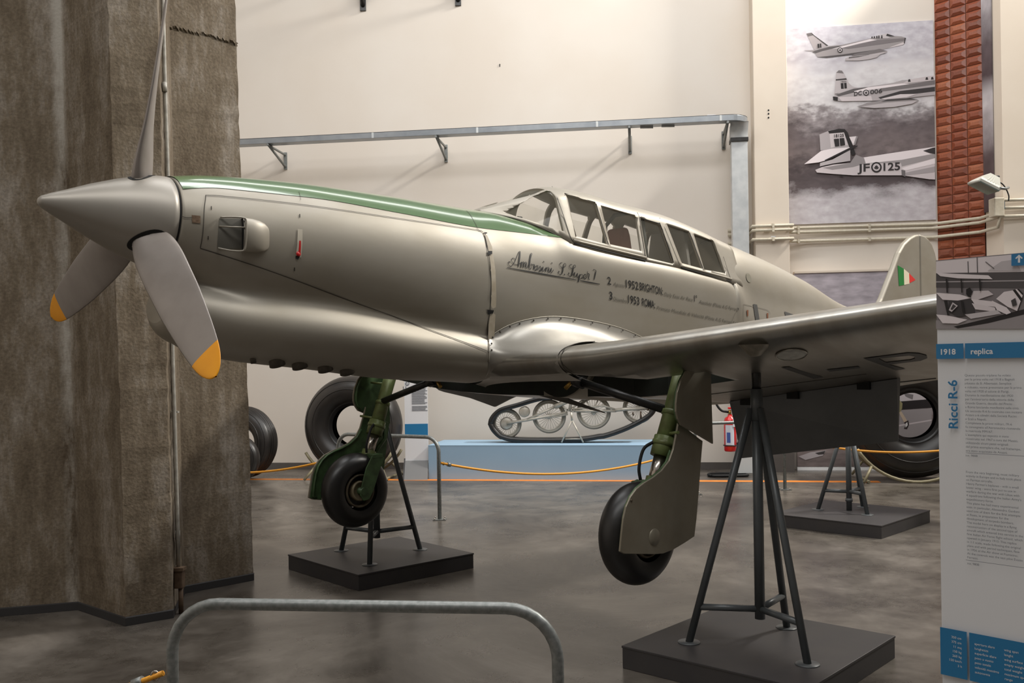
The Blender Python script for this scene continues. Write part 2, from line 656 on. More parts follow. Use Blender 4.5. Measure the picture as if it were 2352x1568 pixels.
# ragged pour joint on the right face
g = G()
pts = []
for i in range(40):
    u = i / 39
    x, y = 389 + (543 - 389) * u, 58 + 38 * u + random.uniform(-4, 4)
    q = bot[4] + (bot[5] - bot[4]) * u
    p = at(x, y, q[1] - 0.02)
    pts.append(p)
for a, b2 in zip(pts[:-1], pts[1:]):
    h1, h2 = random.uniform(0.006, 0.022), random.uniform(0.006, 0.022)
    g.add([a, b2, b2 - UP * h2 + np.array([0.0, 0.03, 0]), a - UP * h1 + np.array([0, 0.03, 0]), a + np.array([0, 0.05, 0.008]), b2 + np.array([0, 0.05, 0.008])],
          [(0, 1, 2, 3), (0, 4, 5, 1)])
g.build('pour_joint', cm, pil)

# grey conduit in the pillar groove
P = [at(x, y, d) for x, y, d in ((372, -260, 6.1), (374, 0, 6.1), (379, 200, 6.1), (386, 420, 6.1), (398, 870, 6.08), (408, 1210, 6.06), (410, 1300, 6.06))]
root = empty('conduit_pipe', (P[-1][0], P[-1][1], 0))
inv = np.array([P[-1][0], P[-1][1], 0])
G().tube([p - inv for p in P], 0.0125, 10).build('pipe', M['pipe_grey'], root)
G().tube([p - inv + np.array([-0.022, 0.05, 0]) for p in P], 0.012, 8).build('cable_strip', mat('cable_dark', (66, 62, 54), 0.7), root)
for (x, y) in ((378, 200), (408, 1229)):
    c = at(x, y, 6.09) - inv
    G().tube([c + UP * 0.03, c + UP * 0.0295, c - UP * 0.0295, c - UP * 0.03], [0.0135, 0.016, 0.016, 0.0135], 12).build('coupling', M['pipe_grey'], root)
for (x, y) in ((372, 80), (404, 946)):
    c = at(x, y, 6.1) - inv
    G().box(c + np.array([-0.012, 0.01, 0]), (0.05, 0.03, 0.012)).build('clip', M['pipe_grey'], root)
c = at(412, 1328, 6.05) - inv
bx = G().box(c, (0.055, 0.06, 0.12)).build('junction_box', M['rust'], root, bevel=0.006)
G().box(c + UP * 0.064 + np.array([0.004, -0.005, 0]), (0.066, 0.07, 0.02)).build('box_lid', M['rust'], bx)
G().tube([c + np.array([0.008, 0, -0.06]), np.array([c[0] + 0.008, c[1], 0.0])], 0.016, 8).build('riser', M['rust'], root)
tag(root, 'thin grey conduit with rusty box running down the concrete pillar', 'conduit')

# ------------------------------------------------------------------ zinc cable duct on the back wall
OF = 0.72
zt0 = onplane(1096, 292.5, wp(0, 0, OF), WN)[2]
zb0 = zt0 - 0.078
ul, _ = wu(500, 340)
ur, _ = wu(1717, 262, 0.5)
root = empty('cable_duct', wp(ur, 0))
inv = wp(ur, 0)
R_ = 0.26
plan = [(ul - 3.0, OF - 0.17), (ul - 3.0, OF)] + [(ur - R_ + R_ * math.sin(a), OF - R_ + R_ * math.cos(a)) for a in np.linspace(0, math.pi / 2, 9)] + [(ur, 0.3), (ur - 0.22, 0.3), (ur - 0.22, OF - 0.17)]
G().prism([wp(u, zb0, o) - inv for u, o in plan], UP * (zt0 - zb0)).build('horizontal_run', mat('duct_tray', (158, 162, 166), 0.36, 0.55, (134, 140, 146), 5, 0.7), root, bevel=0.004)
G().prism([wp(u, zt0, o) - inv for u, o in plan], UP * 0.006).build('top_lip', M['dark_metal'], root)
vl, _ = wu(1681, 430, 0.5)
vr, _ = wu(1718.5, 430, 0.5)
G().prism([wp(vl, 0.0, 0.3) - inv, wp(vl, 0.0, 0.5) - inv, wp(vr, 0.0, 0.5) - inv, wp(vr, 0.0, 0.3) - inv], UP * (zb0 - 0.15)).build('vertical_run', M['duct'], root, bevel=0.004)
rows = []
for a in np.linspace(0, 1, 10):
    zz = zb0 + 0.004 - 0.2 * a
    oo = 0.62 - 0.11 * math.sin(a * math.pi / 2)
    rows.append([wp(vl - 0.005, zz, 0.3) - inv, wp(vl - 0.005, zz, oo) - inv, wp(vr + 0.005, zz, oo) - inv, wp(vr + 0.005, zz, 0.3) - inv])
G().grid(rows).build('elbow', M['duct'], root)
G().prism([wp(vl - 0.01, zb0 - 0.24, 0.29) - inv, wp(vl - 0.01, zb0 - 0.24, 0.525) - inv, wp(vr + 0.01, zb0 - 0.24, 0.525) - inv, wp(vr + 0.01, zb0 - 0.24, 0.29) - inv], UP * 0.05).build('joint_collar', M['dark_metal'], root)
for px, py in ((856, 318), (1096, 298), (1371, 281), (1655, 262), (1684, 540)):
    if py < 500:
        u, _ = wu(px, py, OF)
        G().box(wp(u, (zt0 + zb0) / 2, OF + 0.003) - inv, (0.03, 0.008, 0.076)).build('joint_strap', M['duct'], root)
for px in (655, 1024, 1447, 1662):
    u, _ = wu(px, 345, 0.02)
    g = G()
    g.box(wp(u, zb0 - 0.11, 0.015) - inv, (0.05, 0.02, 0.26))
    g.tube([wp(u, zb0 - 0.20, 0.03) - inv, wp(u, zb0 - 0.02, OF - 0.06) - inv], 0.02, 6)
    g.tube([wp(u, zb0 - 0.018, 0.02) - inv, wp(u, zb0 - 0.018, OF) - inv], 0.018, 6)
    g.build('bracket', M['galva'], root)
for px, py, w, h, m in ((1485, 285, 0.18, 0.12, 'duct'), (1534, 282, 0.18, 0.12, 'duct'), (1634, 271, 0.12, 0.09, 'white')):
    u, z = wu(px, py, OF - 0.1)
    G().box(wp(u, z, OF - 0.1) - inv, (w, 0.012, h)).build('tag_plate', M[m], root)
tag(root, 'zinc cable duct running along the wall and down beside pilaster', 'cable duct')

# dark steel wall arms at the very top
for i, (px, py) in enumerate(((822, 14), (1040, -1))):
    u, z = wu(px + 12, py, 0.0)
    root = empty('steel_gantry', wp(u, 7.03 - 0.02 * i))
    G().box((0, -0.015, 0.1), (0.09, 0.03, 0.34)).build('wall_plate', M['dark_metal'], root)
    G().tube([(0, -0.02, 0.0), (-0.02, -0.6, 0.60)], 0.035, 6).build('diagonal_brace', M['dark_metal'], root)
    G().tube([(0, -0.02, 0.60), (0, -0.6, 0.62)], 0.035, 6).build('arm', M['dark_metal'], root)
    tag(root, ['dark steel wall arm high up, nearest the concrete pillar', 'dark steel wall arm high up, right of the other arm'][i], 'wall bracket', 'steel arms on the back wall')

# ------------------------------------------------------------------ tiled column, tiles one by one
AB = B_ - A_
LAB = float(np.linalg.norm(AB))
ABd = AB / LAB
ABn = np.array([-ABd[1], ABd[0], 0]) * -1.0
if np.dot(ABn, -A_) < 0:
    ABn = -ABn
core = G().prism([A_, B_, B_ + np.array([0.1, 0.4, 0]), A_ + np.array([0.1, 0.4, 0])], UP * HT).build('tiled_column', mat('tile_grout', (96, 62, 44), 0.9))
tag(core, 'narrow column faced with raised red brown ceramic tiles', 'column')
tw, th = LAB / 3.0, 0.1225
me_t = []
for ci, c in enumerate(((152, 80, 50), (140, 70, 44), (164, 94, 62), (128, 66, 44))):
    x, z, dpt = tw / 2 - 0.004, th / 2 - 0.0035, 0.03
    ix, iz = x * 0.52, z * 0.36
    V = [(-x, 0, -z), (x, 0, -z), (x, 0, z), (-x, 0, z), (-x, -0.008, -z), (x, -0.008, -z), (x, -0.008, z), (-x, -0.008, z),
         (-ix, -dpt, -iz), (ix, -dpt, -iz), (ix, -dpt, iz), (-ix, -dpt, iz)]
    Fc = [(0, 1, 5, 4), (1, 2, 6, 5), (2, 3, 7, 6), (3, 0, 4, 7), (4, 5, 9, 8), (5, 6, 10, 9), (6, 7, 11, 10), (7, 4, 8, 11), (8, 9, 10, 11), (3, 2, 1, 0)]
    me = bpy.data.meshes.new('tile')
    me.from_pydata(V, [], Fc)
    me.materials.append(mat('tile_%d' % ci, c, 0.32, 0.0, tuple(int(k * 0.8) for k in c), 30, 0.5, coat=0.1))
    me_t.append(me)
ang = math.atan2(ABd[1], ABd[0])
for r in range(int(7.3 / th)):
    for c in range(3):
        o = bpy.data.objects.new('tile', me_t[random.choice((0, 0, 1, 1, 2, 3))])
        p = A_ + ABd * (tw * (c + 0.5)) + UP * (th * (r + 0.5) + 0.01)
        o.location = p
        o.rotation_euler = (0, 0, ang)
        o.parent = core
        COL.objects.link(o)

# orange floor line
g = G()
a, c = flr(300, 1099), flr(2020, 1106)
dn = (c - a) / np.linalg.norm(c - a)
nn = np.array([-dn[1], dn[0], 0]) * 0.075
g.prism([a - nn, c - nn, c + nn, a + nn], UP * 0.002)
tag(g.build('floor_line', M['orange']), 'straight orange line painted on the floor before the exhibits', 'floor marking')

# ================================================================== THE AIRCRAFT (local axes: x forward, y port, z up)
air = empty('aircraft', (MID[0], MID[1], 0), YAW)
tag(air, 'silver single-engine propeller aircraft raised on three steel stands', 'aircraft')


def curve(xs, ys):
    xs, ys = np.array(xs, float), np.array(ys, float)
    o = np.argsort(xs)
    xs, ys = xs[o], ys[o]
    h = np.diff(xs)
    d = np.diff(ys) / h
    m = np.zeros(len(xs))
    m[0], m[-1] = d[0], d[-1]
    for i in range(1, len(xs) - 1):
        if d[i - 1] * d[i] > 0:
            w1, w2 = 2 * h[i] + h[i - 1], h[i] + 2 * h[i - 1]
            m[i] = (w1 + w2) / (w1 / d[i - 1] + w2 / d[i])

    def f(x):
        x = min(max(float(x), xs[0]), xs[-1])
        i = min(max(int(np.searchsorted(xs, x)) - 1, 0), len(xs) - 2)
        u = (x - xs[i]) / h[i]
        return (ys[i] * (1 + 2 * u) * (1 - u) ** 2 + m[i] * h[i] * u * (1 - u) ** 2 + ys[i + 1] * u * u * (3 - 2 * u) + m[i + 1] * h[i] * u * u * (u - 1))
    return f


# main body: top, bottom, half width
mt = curve([2.39, 2.2, 2.0, 1.6, 1.1, 0.62, 0.45, 0.2, 0.0, -0.15, -0.5, -1.0, -1.8, -2.5, -3.4, -4.3, -5.2, -6.1],
           [2.466, 2.494, 2.508, 2.520, 2.515, 2.503, 2.500, 2.470, 2.410, 2.350, 2.315, 2.280, 2.210, 2.13, 2.04, 1.96, 1.95, 1.98])
mb = curve([2.39, 2.2, 2.0, 1.6, 1.1, 0.62, 0.2, -0.3, -1.0, -1.8, -2.5, -3.4, -4.3, -5.2, -6.1],
           [2.035, 1.92, 1.84, 1.79, 1.68, 1.54, 1.42, 1.345, 1.285, 1.225, 1.22, 1.35, 1.55, 1.72, 1.92])
mw = curve([2.39, 2.3, 2.15, 2.0, 1.6, 1.1, 0.62, 0.2, -0.3, -1.0, -1.8, -2.5, -3.4, -4.3, -5.2, -6.1],
           [0.214, 0.238, 0.266, 0.290, 0.326, 0.350, 0.366, 0.372, 0.372, 0.362, 0.336, 0.295, 0.23, 0.165, 0.09, 0.025])
mn = curve([2.4, 0.6, 0.1, -0.2, -1.8, -2.2, -6], [2.0, 2.15, 3.0, 6.5, 6.5, 2.3, 2.0])     # squareness of the upper half
# chin duct under the nose
ct = curve([2.39, 2.30, 2.0, 1.6, 1.1, 0.62, 0.3], [1.93, 1.99, 1.965, 1.925, 1.84, 1.76, 1.68])
cb = curve([2.39, 2.37, 2.33, 2.25, 2.06, 1.63, 1.07, 0.62, 0.3], [1.84, 1.76, 1.70, 1.655, 1.612, 1.562, 1.495, 1.468, 1.44])
cw = curve([2.39, 2.375, 2.34, 2.28, 2.0, 1.6, 1.1, 0.62, 0.3], [0.05, 0.12, 0.175, 0.205, 0.25, 0.298, 0.332, 0.345, 0.30])
# turtle deck behind the canopy
ht = curve([-1.93, -2.03, -2.6, -3.44, -4.34, -4.75, -6.1], [2.30, 2.524, 2.452, 2.287, 2.064, 2.03, 2.0])
hw = curve([-1.93, -2.1, -2.6, -3.4, -4.3, -6.1], [0.27, 0.27, 0.235, 0.165, 0.08, 0.01])


def ell(z, zt, zb, w, n=2.0):
    zc = (zt + zb) / 2
    h = max((zt - zb) / 2, 1e-4)
    q = abs(z - zc) / h
    if q >= 1:
        return 0.0
    e_ = n if z > zc else 2.0
    return w * (1 - q ** e_) ** (1.0 / e_)


def zlim(t):
    zt, zb = mt(t), mb(t)
    if t > 0.3:
        zb = min(zb, cb(t))
    if t < -1.93:
        zt = max(zt, ht(t))
    return zt, zb


def hull(t, z):
    a = ell(z, mt(t), mb(t), mw(t), mn(t))
    b_ = ell(z, ct(t), cb(t), cw(t)) if t > 0.3 else 0.0
    c_ = ell(z, ht(t), mt(t) - 0.45, hw(t), 1.8) if t < -1.93 else 0.0
    p = 4.6 if t > 0.3 else 7.0
    return (a ** p + b_ ** p + c_ ** p) ** (1 / p)


def hull_px(px, py, off=0.0):
    """point of the port skin seen at a pixel of the photograph"""
    s_ = 0.33
    for _ in range(40):
        q = side(px, py, s_)
        s_ = 0.5 * s_ + 0.5 * (hull(q[0], q[2]) + off)
    return np.array([q[0], s_, q[2]])


def skin(t, z, off=0.002, sgn=1):
    """point on the skin pushed out along its normal"""
    e_ = 0.004
    s0 = hull(t, z)
    ds_t = (hull(t + e_, z) - hull(t - e_, z)) / (2 * e_)
    ds_z = (hull(t, z + e_) - hull(t, z - e_)) / (2 * e_)
    n = np.array([-ds_t, 1.0, -ds_z])
    n /= np.linalg.norm(n)
    p = np.array([t, s0, z]) + n * off
    p[1] *= sgn
    return p


ts = np.concatenate([np.linspace(2.378, 2.2, 14), np.linspace(2.17, 0.3, 80), np.linspace(0.26, -1.9, 48), np.linspace(-1.93, -2.06, 6), np.linspace(-2.12, -6.1, 44)])
NV = 64
rows = []
for t in ts:
    zt, zb = zlim(t)
    zs = [(zt + zb) / 2 + (zt - zb) / 2 * math.cos(math.pi * k / NV) for k in range(NV + 1)]
    kf = 0.085 * max(0.0, (t - 2.31) / 0.065)
    r = [(t - (z - 2.25) * kf, hull(t, z), z) for z in zs] + [(t - (z - 2.25) * kf, -hull(t, z), z) for z in zs[-2:0:-1]]
    rows.append(r)
g = G().grid(rows, closed=True)
g.f.append(tuple(range(len(rows[0]))))
g.sm.append(False)
o_ = (len(rows) - 1) * len(rows[0])
g.f.append(tuple(o_ + k for k in range(len(rows[0]))))
g.sm.append(False)
fus = g.build('fuselage', M['silver'], air)

# green anti-glare strip over the nose
gz = curve([2.392, 2.154, 1.735, 1.2, 0.607, 0.218, -0.02, -0.13], [2.386, 2.414, 2.414, 2.386, 2.353, 2.352, 2.348, 2.318])
rows = []
for t in np.linspace(2.352, -0.13, 90):
    zt = zlim(t)[0] - 1e-4
    z0 = min(gz(t), zt - 0.004)
    zz = [zt - (zt - z0) * (k / 14.0) ** 1.7 for k in range(15)]
    L_ = [skin(t, z, 0.0022) for z in zz[::-1]]
    R2 = [skin(t, z, 0.0022, -1) for z in zz[1:]]
    L_[-1] = np.array([t, 0, zlim(t)[0] + 0.0022])
    rows.append(L_ + R2)
G().grid(rows).build('anti_glare_panel', M['green'], fus, fix=False)


def seam_line(pts, name='panel_seam', w=0.003, m='seam', n=6, straight=False):
    """thin dark groove laid along the skin through pixels of the photograph"""
    P = [hull_px(*p) for p in pts]
    Q = []
    if straight:
        for a, b2 in zip(P[:-1], P[1:]):
            Q += [a + (b2 - a) * k / n for k in range(n)]
        Q.append(P[-1])
    else:
        Q = smooth_path(P, n)
    rows = []
    for i, p in enumerate(Q):
        d = Q[min(i + 1, len(Q) - 1)] - Q[max(i - 1, 0)]
        nrm = np.array([-d[2], d[0]])
        nrm = nrm / (np.linalg.norm(nrm) + 1e-9) * w / 2
        rows.append([skin(p[0] + nrm[0], p[2] + nrm[1], 0.004), skin(p[0] - nrm[0], p[2] - nrm[1], 0.004)])
    return G().grid(rows).build(name, M[m], fus, fix=False)


seam_line([(472, 449), (520, 452), (690, 470), (900, 500), (1098, 529)])
seam_line([(472, 449), (468, 490), (460, 569)], w=0.0035)
seam_line([(460, 570), (600, 615), (750, 670), (900, 725), (1000, 763), (1123, 808)], w=0.004)
seam_line([(1098, 529), (1110, 536), (1119, 570), (1126, 620), (1127, 680), (1121, 740), (1119, 770), (1124, 808)], w=0.005)
seam_line([(1070, 484), (1085, 503), (1098, 529)])
seam_line([(416, 497), (428, 500), (440, 500)], w=0.003)
seam_line([(686, 441), (690, 460)], w=0.002)
seam_line([(1707, 740), (1707, 704), (1712, 700), (1755, 710), (1766, 716), (1769, 722)], w=0.003, m='paint_faded')
seam_line([(1680, 738), (1690, 715)], w=0.002, m='paint_faded')


def skin_patch(poly, name, m, off=0.003, parent=None, n=1):
    P = [hull_px(*p) for p in poly]
    if len(P) == 4:
        rows_ = []
        for i in range(9):
            u = i / 8
            a, b2 = P[0] + (P[3] - P[0]) * u, P[1] + (P[2] - P[1]) * u
            rows_.append([skin(*(a + (b2 - a) * k / 4)[[0, 2]], off) for k in range(5)])
        return G().grid(rows_).build(name, M[m] if isinstance(m, str) else m, parent or fus, fix=False)
    V = [skin(p[0], p[2], off) for p in P]
    return G().add(V, [tuple(range(len(V)))]).build(name, M[m] if isinstance(m, str) else m, parent or fus, fix=False)


# light strip along the rear edge of the cowl, with its dark notches
rows = []
for a, b2 in (((1110, 538), (1118, 541)), ((1119, 565), (1129, 567)), ((1126, 620), (1137, 622)), ((1127, 680), (1139, 682)), ((1121, 745), (1136, 745)), ((1120, 780), (1134, 778))):
    pa, pb = hull_px(*a), hull_px(*b2)
    rows.append([skin(pa[0], pa[2], 0.0045), skin(pb[0], pb[2], 0.0045)])
G().grid(rows).build('cowl_edge_strip', mat('primer_strip', (188, 178, 160), 0.6, 0.1, (160, 146, 122), 18, 0.6), fus, fix=False)
for q in ([(1119, 577), (1129, 577), (1129, 584), (1119, 586)], [(1118, 711), (1133, 712), (1131, 719), (1119, 722)], [(1110, 534), (1118, 535), (1117, 538), (1111, 537)]):
    skin_patch(q, 'latch_notch', 'black', 0.006)
# rusty latch near the spinner, small slots
skin_patch([(440, 494), (460, 496), (460, 513), (441, 511)], 'latch_plate', mat('latch_rust', (128, 106, 84), 0.7, 0.1, (80, 56, 38), 60, 0.8), 0.0035)
for q in ((485, 478), (478, 546), (688, 496), (676, 618)):
    skin_patch([(q[0] - 1.2, q[1] - 4), (q[0] + 1.2, q[1] - 4), (q[0] + 1.2, q[1] + 4), (q[0] - 1.2, q[1] + 4)], 'fastener_slot', 'seam', 0.003)
# red marked lever slot on the cowl side
skin_patch([(683, 526), (694, 527), (691, 591), (678, 590)], 'lever_slot', mat('slot_pale', (186, 178, 162), 0.5), 0.003)
skin_patch([(686, 553), (690, 553), (689, 582), (684, 582)], 'lever', 'red', 0.006)
c = hull_px(684.5, 583)
G().rev([(0.0, 0.004), (0.012, 0.004), (0.012, 0.0)], skin(c[0], c[2], 0.003), (0, 1, 0), 14).build('lever_knob', M['red'], fus)
skin_patch([(678, 587), (688, 588), (684, 596), (679, 594)], 'slot_end', 'black', 0.0045)
# small port hole and letters of the registration on the rear skin
P = [hull_px(1719 + 5.5 * math.cos(a) + 2.6 * math.sin(a), 638 + 11 * math.sin(a)) for a in np.linspace(0, 2 * math.pi, 16)[:-1]]
G().add([skin(p[0], p[2], 0.003) for p in P], [tuple(range(15))]).build('inspection_cover', mat('cover_grey', (150, 146, 132), 0.4, 0.4), fus, fix=False)
skin_patch([(1729, 698), (1738, 699.5), (1744, 737), (1735, 739)], 'registration_letter', 'paint_grey', 0.004)
skin_patch([(1801, 715), (1832, 726), (1838, 735), (1805, 735)], 'registration_letter', 'paint_grey', 0.004)
for q in ((1716, 720), (1762, 727)):
    skin_patch([(q[0] - 2, q[1] - 8), (q[0] + 2, q[1] - 8), (q[0] + 1.5, q[1] + 6), (q[0] - 1, q[1] + 6)], 'lock_mark', mat('lock_brown', (120, 70, 40), 0.6), 0.004)

# ------------------------------------------------------------------ lettering on the port side
def decal_text(body, p0, p1, height_px, name, m, offset=0.0, shear=0.0, fit=True):
    v, f = text_mesh(body, offset, shear)
    if not len(v):
        return
    a, b2 = hull_px(*p0), hull_px(*p1)
    up_ = hull_px(p0[0], p0[1] - height_px)
    H_ = up_[2] - a[2]
    L_ = a[0] - b2[0]
    x0, x1 = v[:, 0].min(), v[:, 0].max()
    V = []
    for x, y in v:
        u = (x - x0) / (x1 - x0)
        t = a[0] - L_ * u
        z = a[2] + (b2[2] - a[2]) * u + y / 0.70 * H_
        V.append(skin(t, z, 0.0032))
    G().add(V, f).build(name, M[m], fus, fix=False)


tx = 'lettering'
decal_text('2', (1395, 652), (1403, 654), 17, tx, 'paint_black', 0.012)
decal_text('Agosto', (1408, 655), (1434, 660), 8, tx, 'paint_faded', 0.0, 0.3)
decal_text('1952', (1437, 660), (1466, 665.5), 18, tx, 'paint_black', 0.012)
decal_text('BRIGHTON:', (1469, 665.5), (1522, 677.5), 17.5, tx, 'paint_black', 0.012)
decal_text('Daily Exas Air Race', (1525, 678.5), (1591, 692), 8, tx, 'paint_faded', 0.0, 0.3)
decal_text('1°', (1594, 691.5), (1600.5, 693), 14, tx, 'paint_black', 0.012)
decal_text('Assoluto (Pilota A.G Ferrari)', (1605, 696), (1697, 714), 8, tx, 'paint_faded', 0.0, 0.3)
decal_text('3', (1399, 687), (1406, 688.5), 18, tx, 'paint_black', 0.012)
decal_text('Dicembre', (1408, 690), (1440, 695.5), 9, tx, 'paint_faded', 0.0, 0.2)
decal_text('1953', (1442, 695), (1468, 700.5), 18, tx, 'paint_black', 0.012)
decal_text('ROMA:', (1474, 701.5), (1504, 708), 17.5, tx, 'paint_black', 0.012)
decal_text('Primato Mondiale di Velocità (Pilota A.G Ferrari Ed.)', (1508, 710), (1694, 746), 8, tx, 'paint_faded', 0.0, 0.25)

# hand-painted script, stroke by stroke
strokes = [
    (2, [(210, 292), (192, 284), (186, 315), (205, 350), (240, 350), (285, 290), (325, 200), (355, 130), (374, 119)]),
    (6, [(374, 121), (368, 190), (358, 270), (345, 365)]),
    (2, [(300, 250), (275, 230), (247, 234), (240, 268), (262, 308), (310, 330), (360, 320), (392, 292)]),
    (5, [(400, 285), (394, 330), (386, 378)]), (2, [(390, 345), (412, 295), (432, 285)]), (5, [(436, 288), (432, 330), (424, 378)]),
    (2, [(428, 345), (452, 298), (472, 290)]), (5, [(476, 296), (466, 345), (462, 372)]), (2, [(462, 372), (472, 386), (492, 366), (520, 300), (552, 190), (562, 160), (550, 150), (540, 172)]),
    (6, [(540, 172), (530, 250), (520, 330), (516, 388)]), (2, [(516, 388), (530, 402), (552, 380), (556, 335), (548, 318), (575, 330), (588, 322)]),
    (5, [(590, 326), (600, 345), (588, 405)]), (3, [(640, 345), (618, 360), (606, 395), (618, 418), (640, 400), (652, 365), (640, 345), (668, 352)]),
    (2, [(650, 418), (676, 380), (690, 350)]), (4, [(690, 350), (704, 385), (700, 425), (680, 428), (674, 412)]), (2, [(700, 425), (735, 370)]),
    (5, [(740, 362), (730, 400), (724, 428)]), (2, [(724, 428), (736, 440), (760, 412), (784, 376)]),
    (5, [(792, 372), (786, 405), (778, 442)]), (2, [(782, 412), (808, 378), (828, 372)]), (5, [(832, 378), (824, 415), (816, 440)]), (2, [(816, 440), (828, 455), (850, 425), (868, 388)]),
    (5, [(872, 382), (864, 415), (856, 444)]), (2, [(856, 444), (870, 460), (892, 432), (906, 410)]),
    (2, [(1045, 300), (1015, 304), (1004, 335), (1022, 368), (1062, 372), (1095, 352), (1098, 322), (1080, 312), (1064, 330)]), (5, [(1064, 330), (1056, 390), (1048, 440), (1034, 478)]), (2, [(1034, 478), (1008, 490), (984, 466), (984, 438), (994, 440)]),
    (2, [(1200, 328), (1172, 330), (1158, 360), (1176, 384), (1215, 388), (1250, 368), (1254, 345), (1236, 336), (1220, 350)]), (6, [(1220, 350), (1212, 420), (1200, 470), (1186, 510)]), (2, [(1186, 510), (1164, 518), (1142, 494), (1142, 466), (1154, 466)]),
    (2, [(1205, 500), (1240, 452)]), (5, [(1244, 450), (1234, 490), (1228, 514)]), (2, [(1228, 514), (1240, 528), (1264, 500), (1284, 464)]), (5, [(1286, 464), (1278, 505), (1274, 526)]), (2, [(1274, 526), (1284, 536), (1310, 505), (1324, 480)]),
    (6, [(1326, 482), (1314, 530), (1304, 575), (1294, 610)]), (2, [(1312, 535), (1335, 490), (1360, 488), (1366, 512), (1350, 545), (1330, 550), (1380, 535)]),
    (3, [(1380, 535), (1412, 520), (1418, 494), (1400, 486), (1382, 510), (1384, 545), (1405, 556), (1436, 520), (1446, 436), (1442, 462)]), (4, [(1446, 470), (1470, 482), (1462, 540), (1464, 566)]), (2, [(1464, 566), (1480, 560)]),
    (2, [(1534, 418), (1546, 406), (1580, 424)]), (5, [(1580, 424), (1566, 490), (1548, 572)]),
    (4, [(165, 378), (440, 427), (720, 476), (1000, 526), (1270, 573)]), (4, [(1325, 583), (1480, 612), (1640, 640)])]
dots = [(748, 284), (878, 305), (1078, 487), (208, 290), (990, 440), (1148, 466)]
g = G()
for w, pts in strokes:
    Q = smooth_path([np.array(hull_px(1140 + x / 6.918, 560 + y / 6.918)) for x, y in pts], 4)
    rows = []
    n = len(Q)
    for i, p in enumerate(Q):
        d = Q[min(i + 1, n - 1)] - Q[max(i - 1, 0)]
        nr = np.array([-d[2], d[0]])
        ww = (0.0012 * w if w > 2 else 0.0022) * (1.0 if w <= 2 else (0.45 + 0.55 * math.sin(math.pi * (i + 0.5) / n)))
        nr = nr / (np.linalg.norm(nr) + 1e-9) * ww / 2 * 1.5
        rows.append([skin(p[0] + nr[0], p[2] + nr[1], 0.003), skin(p[0] - nr[0], p[2] - nr[1], 0.003)])
    g.grid(rows)
for x, y in dots:
    c = hull_px(1140 + x / 6.918, 560 + y / 6.918)
    g.add([skin(c[0] + 0.0045 * math.cos(a), c[2] + 0.0045 * math.sin(a), 0.0032) for a in np.linspace(0, 2 * math.pi, 9)[:-1]], [tuple(range(8))])
g.build('script_lettering', M['paint_black'], fus, fix=False)

# ------------------------------------------------------------------ side air scoop on the cowl
c0 = hull_px(530, 538)
rows = []
for i, (px, hh, d) in enumerate(((500, 36, 0.004), (515, 35, 0.010), (553, 37, 0.053), (556, 37, 0.054), (575, 37, 0.051), (592, 35.5, 0.042), (606, 32, 0.026), (615, 26, 0.010), (621, 16, 0.001))):
    cy = 537 + (px - 530) * 0.12
    r = []
    for k in range(13):
        a = -math.pi / 2 + math.pi * k / 12
        yy = cy - hh * math.sin(a)
        q = hull_px(px, yy)
        e_ = max(0.0, math.cos(a)) ** 0.4
        r.append(skin(q[0], q[2], -0.004 + d * e_ if d > 0 else -0.01))
    rows.append(r)
G().grid(rows[2:]).build('air_scoop', M['silver'], fus)
g = G()
for (y0, y1, cx0) in ((501, 519, 503), (522, 573, 499)):
    q = [hull_px(cx0, y0), hull_px(555, y0 + 8), hull_px(553, y1 + 1), hull_px(cx0, y1 - 2)]
    g.add([skin(q[0][0], q[0][2], 0.003), skin(q[1][0], q[1][2], 0.046), skin(q[2][0], q[2][2], 0.046), skin(q[3][0], q[3][2], 0.003)], [(0, 1, 2, 3)])
G().grid([[skin(*hull_px(555, y)[[0, 2]], -0.002 + 0.053 * f_) for f_ in (0, 1)] for y in np.linspace(506, 571, 8)]).build('scoop_mouth', M['paint_black'], fus, fix=False)
lip = smooth_path([skin(*hull_px(x, y)[[0, 2]], d) for x, y, d in ((500, 569, 0.006), (525, 573, 0.03), (548, 574, 0.05), (555, 568, 0.055), (557, 540, 0.057), (557, 515, 0.055), (551, 508, 0.052), (525, 503, 0.03), (505, 500, 0.006))], 4)
G().tube(lip, 0.0045, 6).build('scoop_lip', M['silver'], fus)
G().tube([skin(*hull_px(x, y)[[0, 2]], d) for x, y, d in ((503, 520, 0.004), (530, 524, 0.032), (555, 527, 0.052))], 0.004, 6).build('scoop_splitter', M['silver'], fus)
rows = [[skin(*hull_px(x, y)[[0, 2]], 0.003) for x in np.linspace(x0, 553, 6)] for y, x0 in zip(np.linspace(502, 571, 8), np.linspace(503, 499, 8))]
G().grid(rows).build('scoop_floor', mat('scoop_floor', (98, 95, 87), 0.6, 0.2), fus, fix=False)

# exhaust stubs and intake under the chin
for i, px in enumerate((575, 630, 682, 741, 791)):
    q = side(px, 838 + (px - 630) * 0.16, 0.08)
    zz = cb(q[0])
    r = 0.038 if i else 0.014
    o2 = G().rev([(r * 1.15, 0.03), (r, 0.0), (r * 1.05, -0.028), (r * 0.8, -0.026), (r * 0.75, 0.01)], (q[0], 0.10, zz + 0.022), (0.35, 0.15, 1), 18).build('exhaust_stub', mat('exhaust_brown', (92, 86, 76), 0.55, 0.4, (60, 52, 44), 30, 0.6), air)
G().rev([(0.11, 0.0), (0.155, 0.006), (0.172, -0.02)], (2.362, 0, 1.875), (1, 0, -0.25), 28).build('chin_intake_lip', M['silver'], air)
G().rev([(0.0, 0.0), (0.118, 0.0)], (2.367, 0, 1.873), (1, 0, -0.25), 28).build('chin_intake_mouth', M['black'], air)

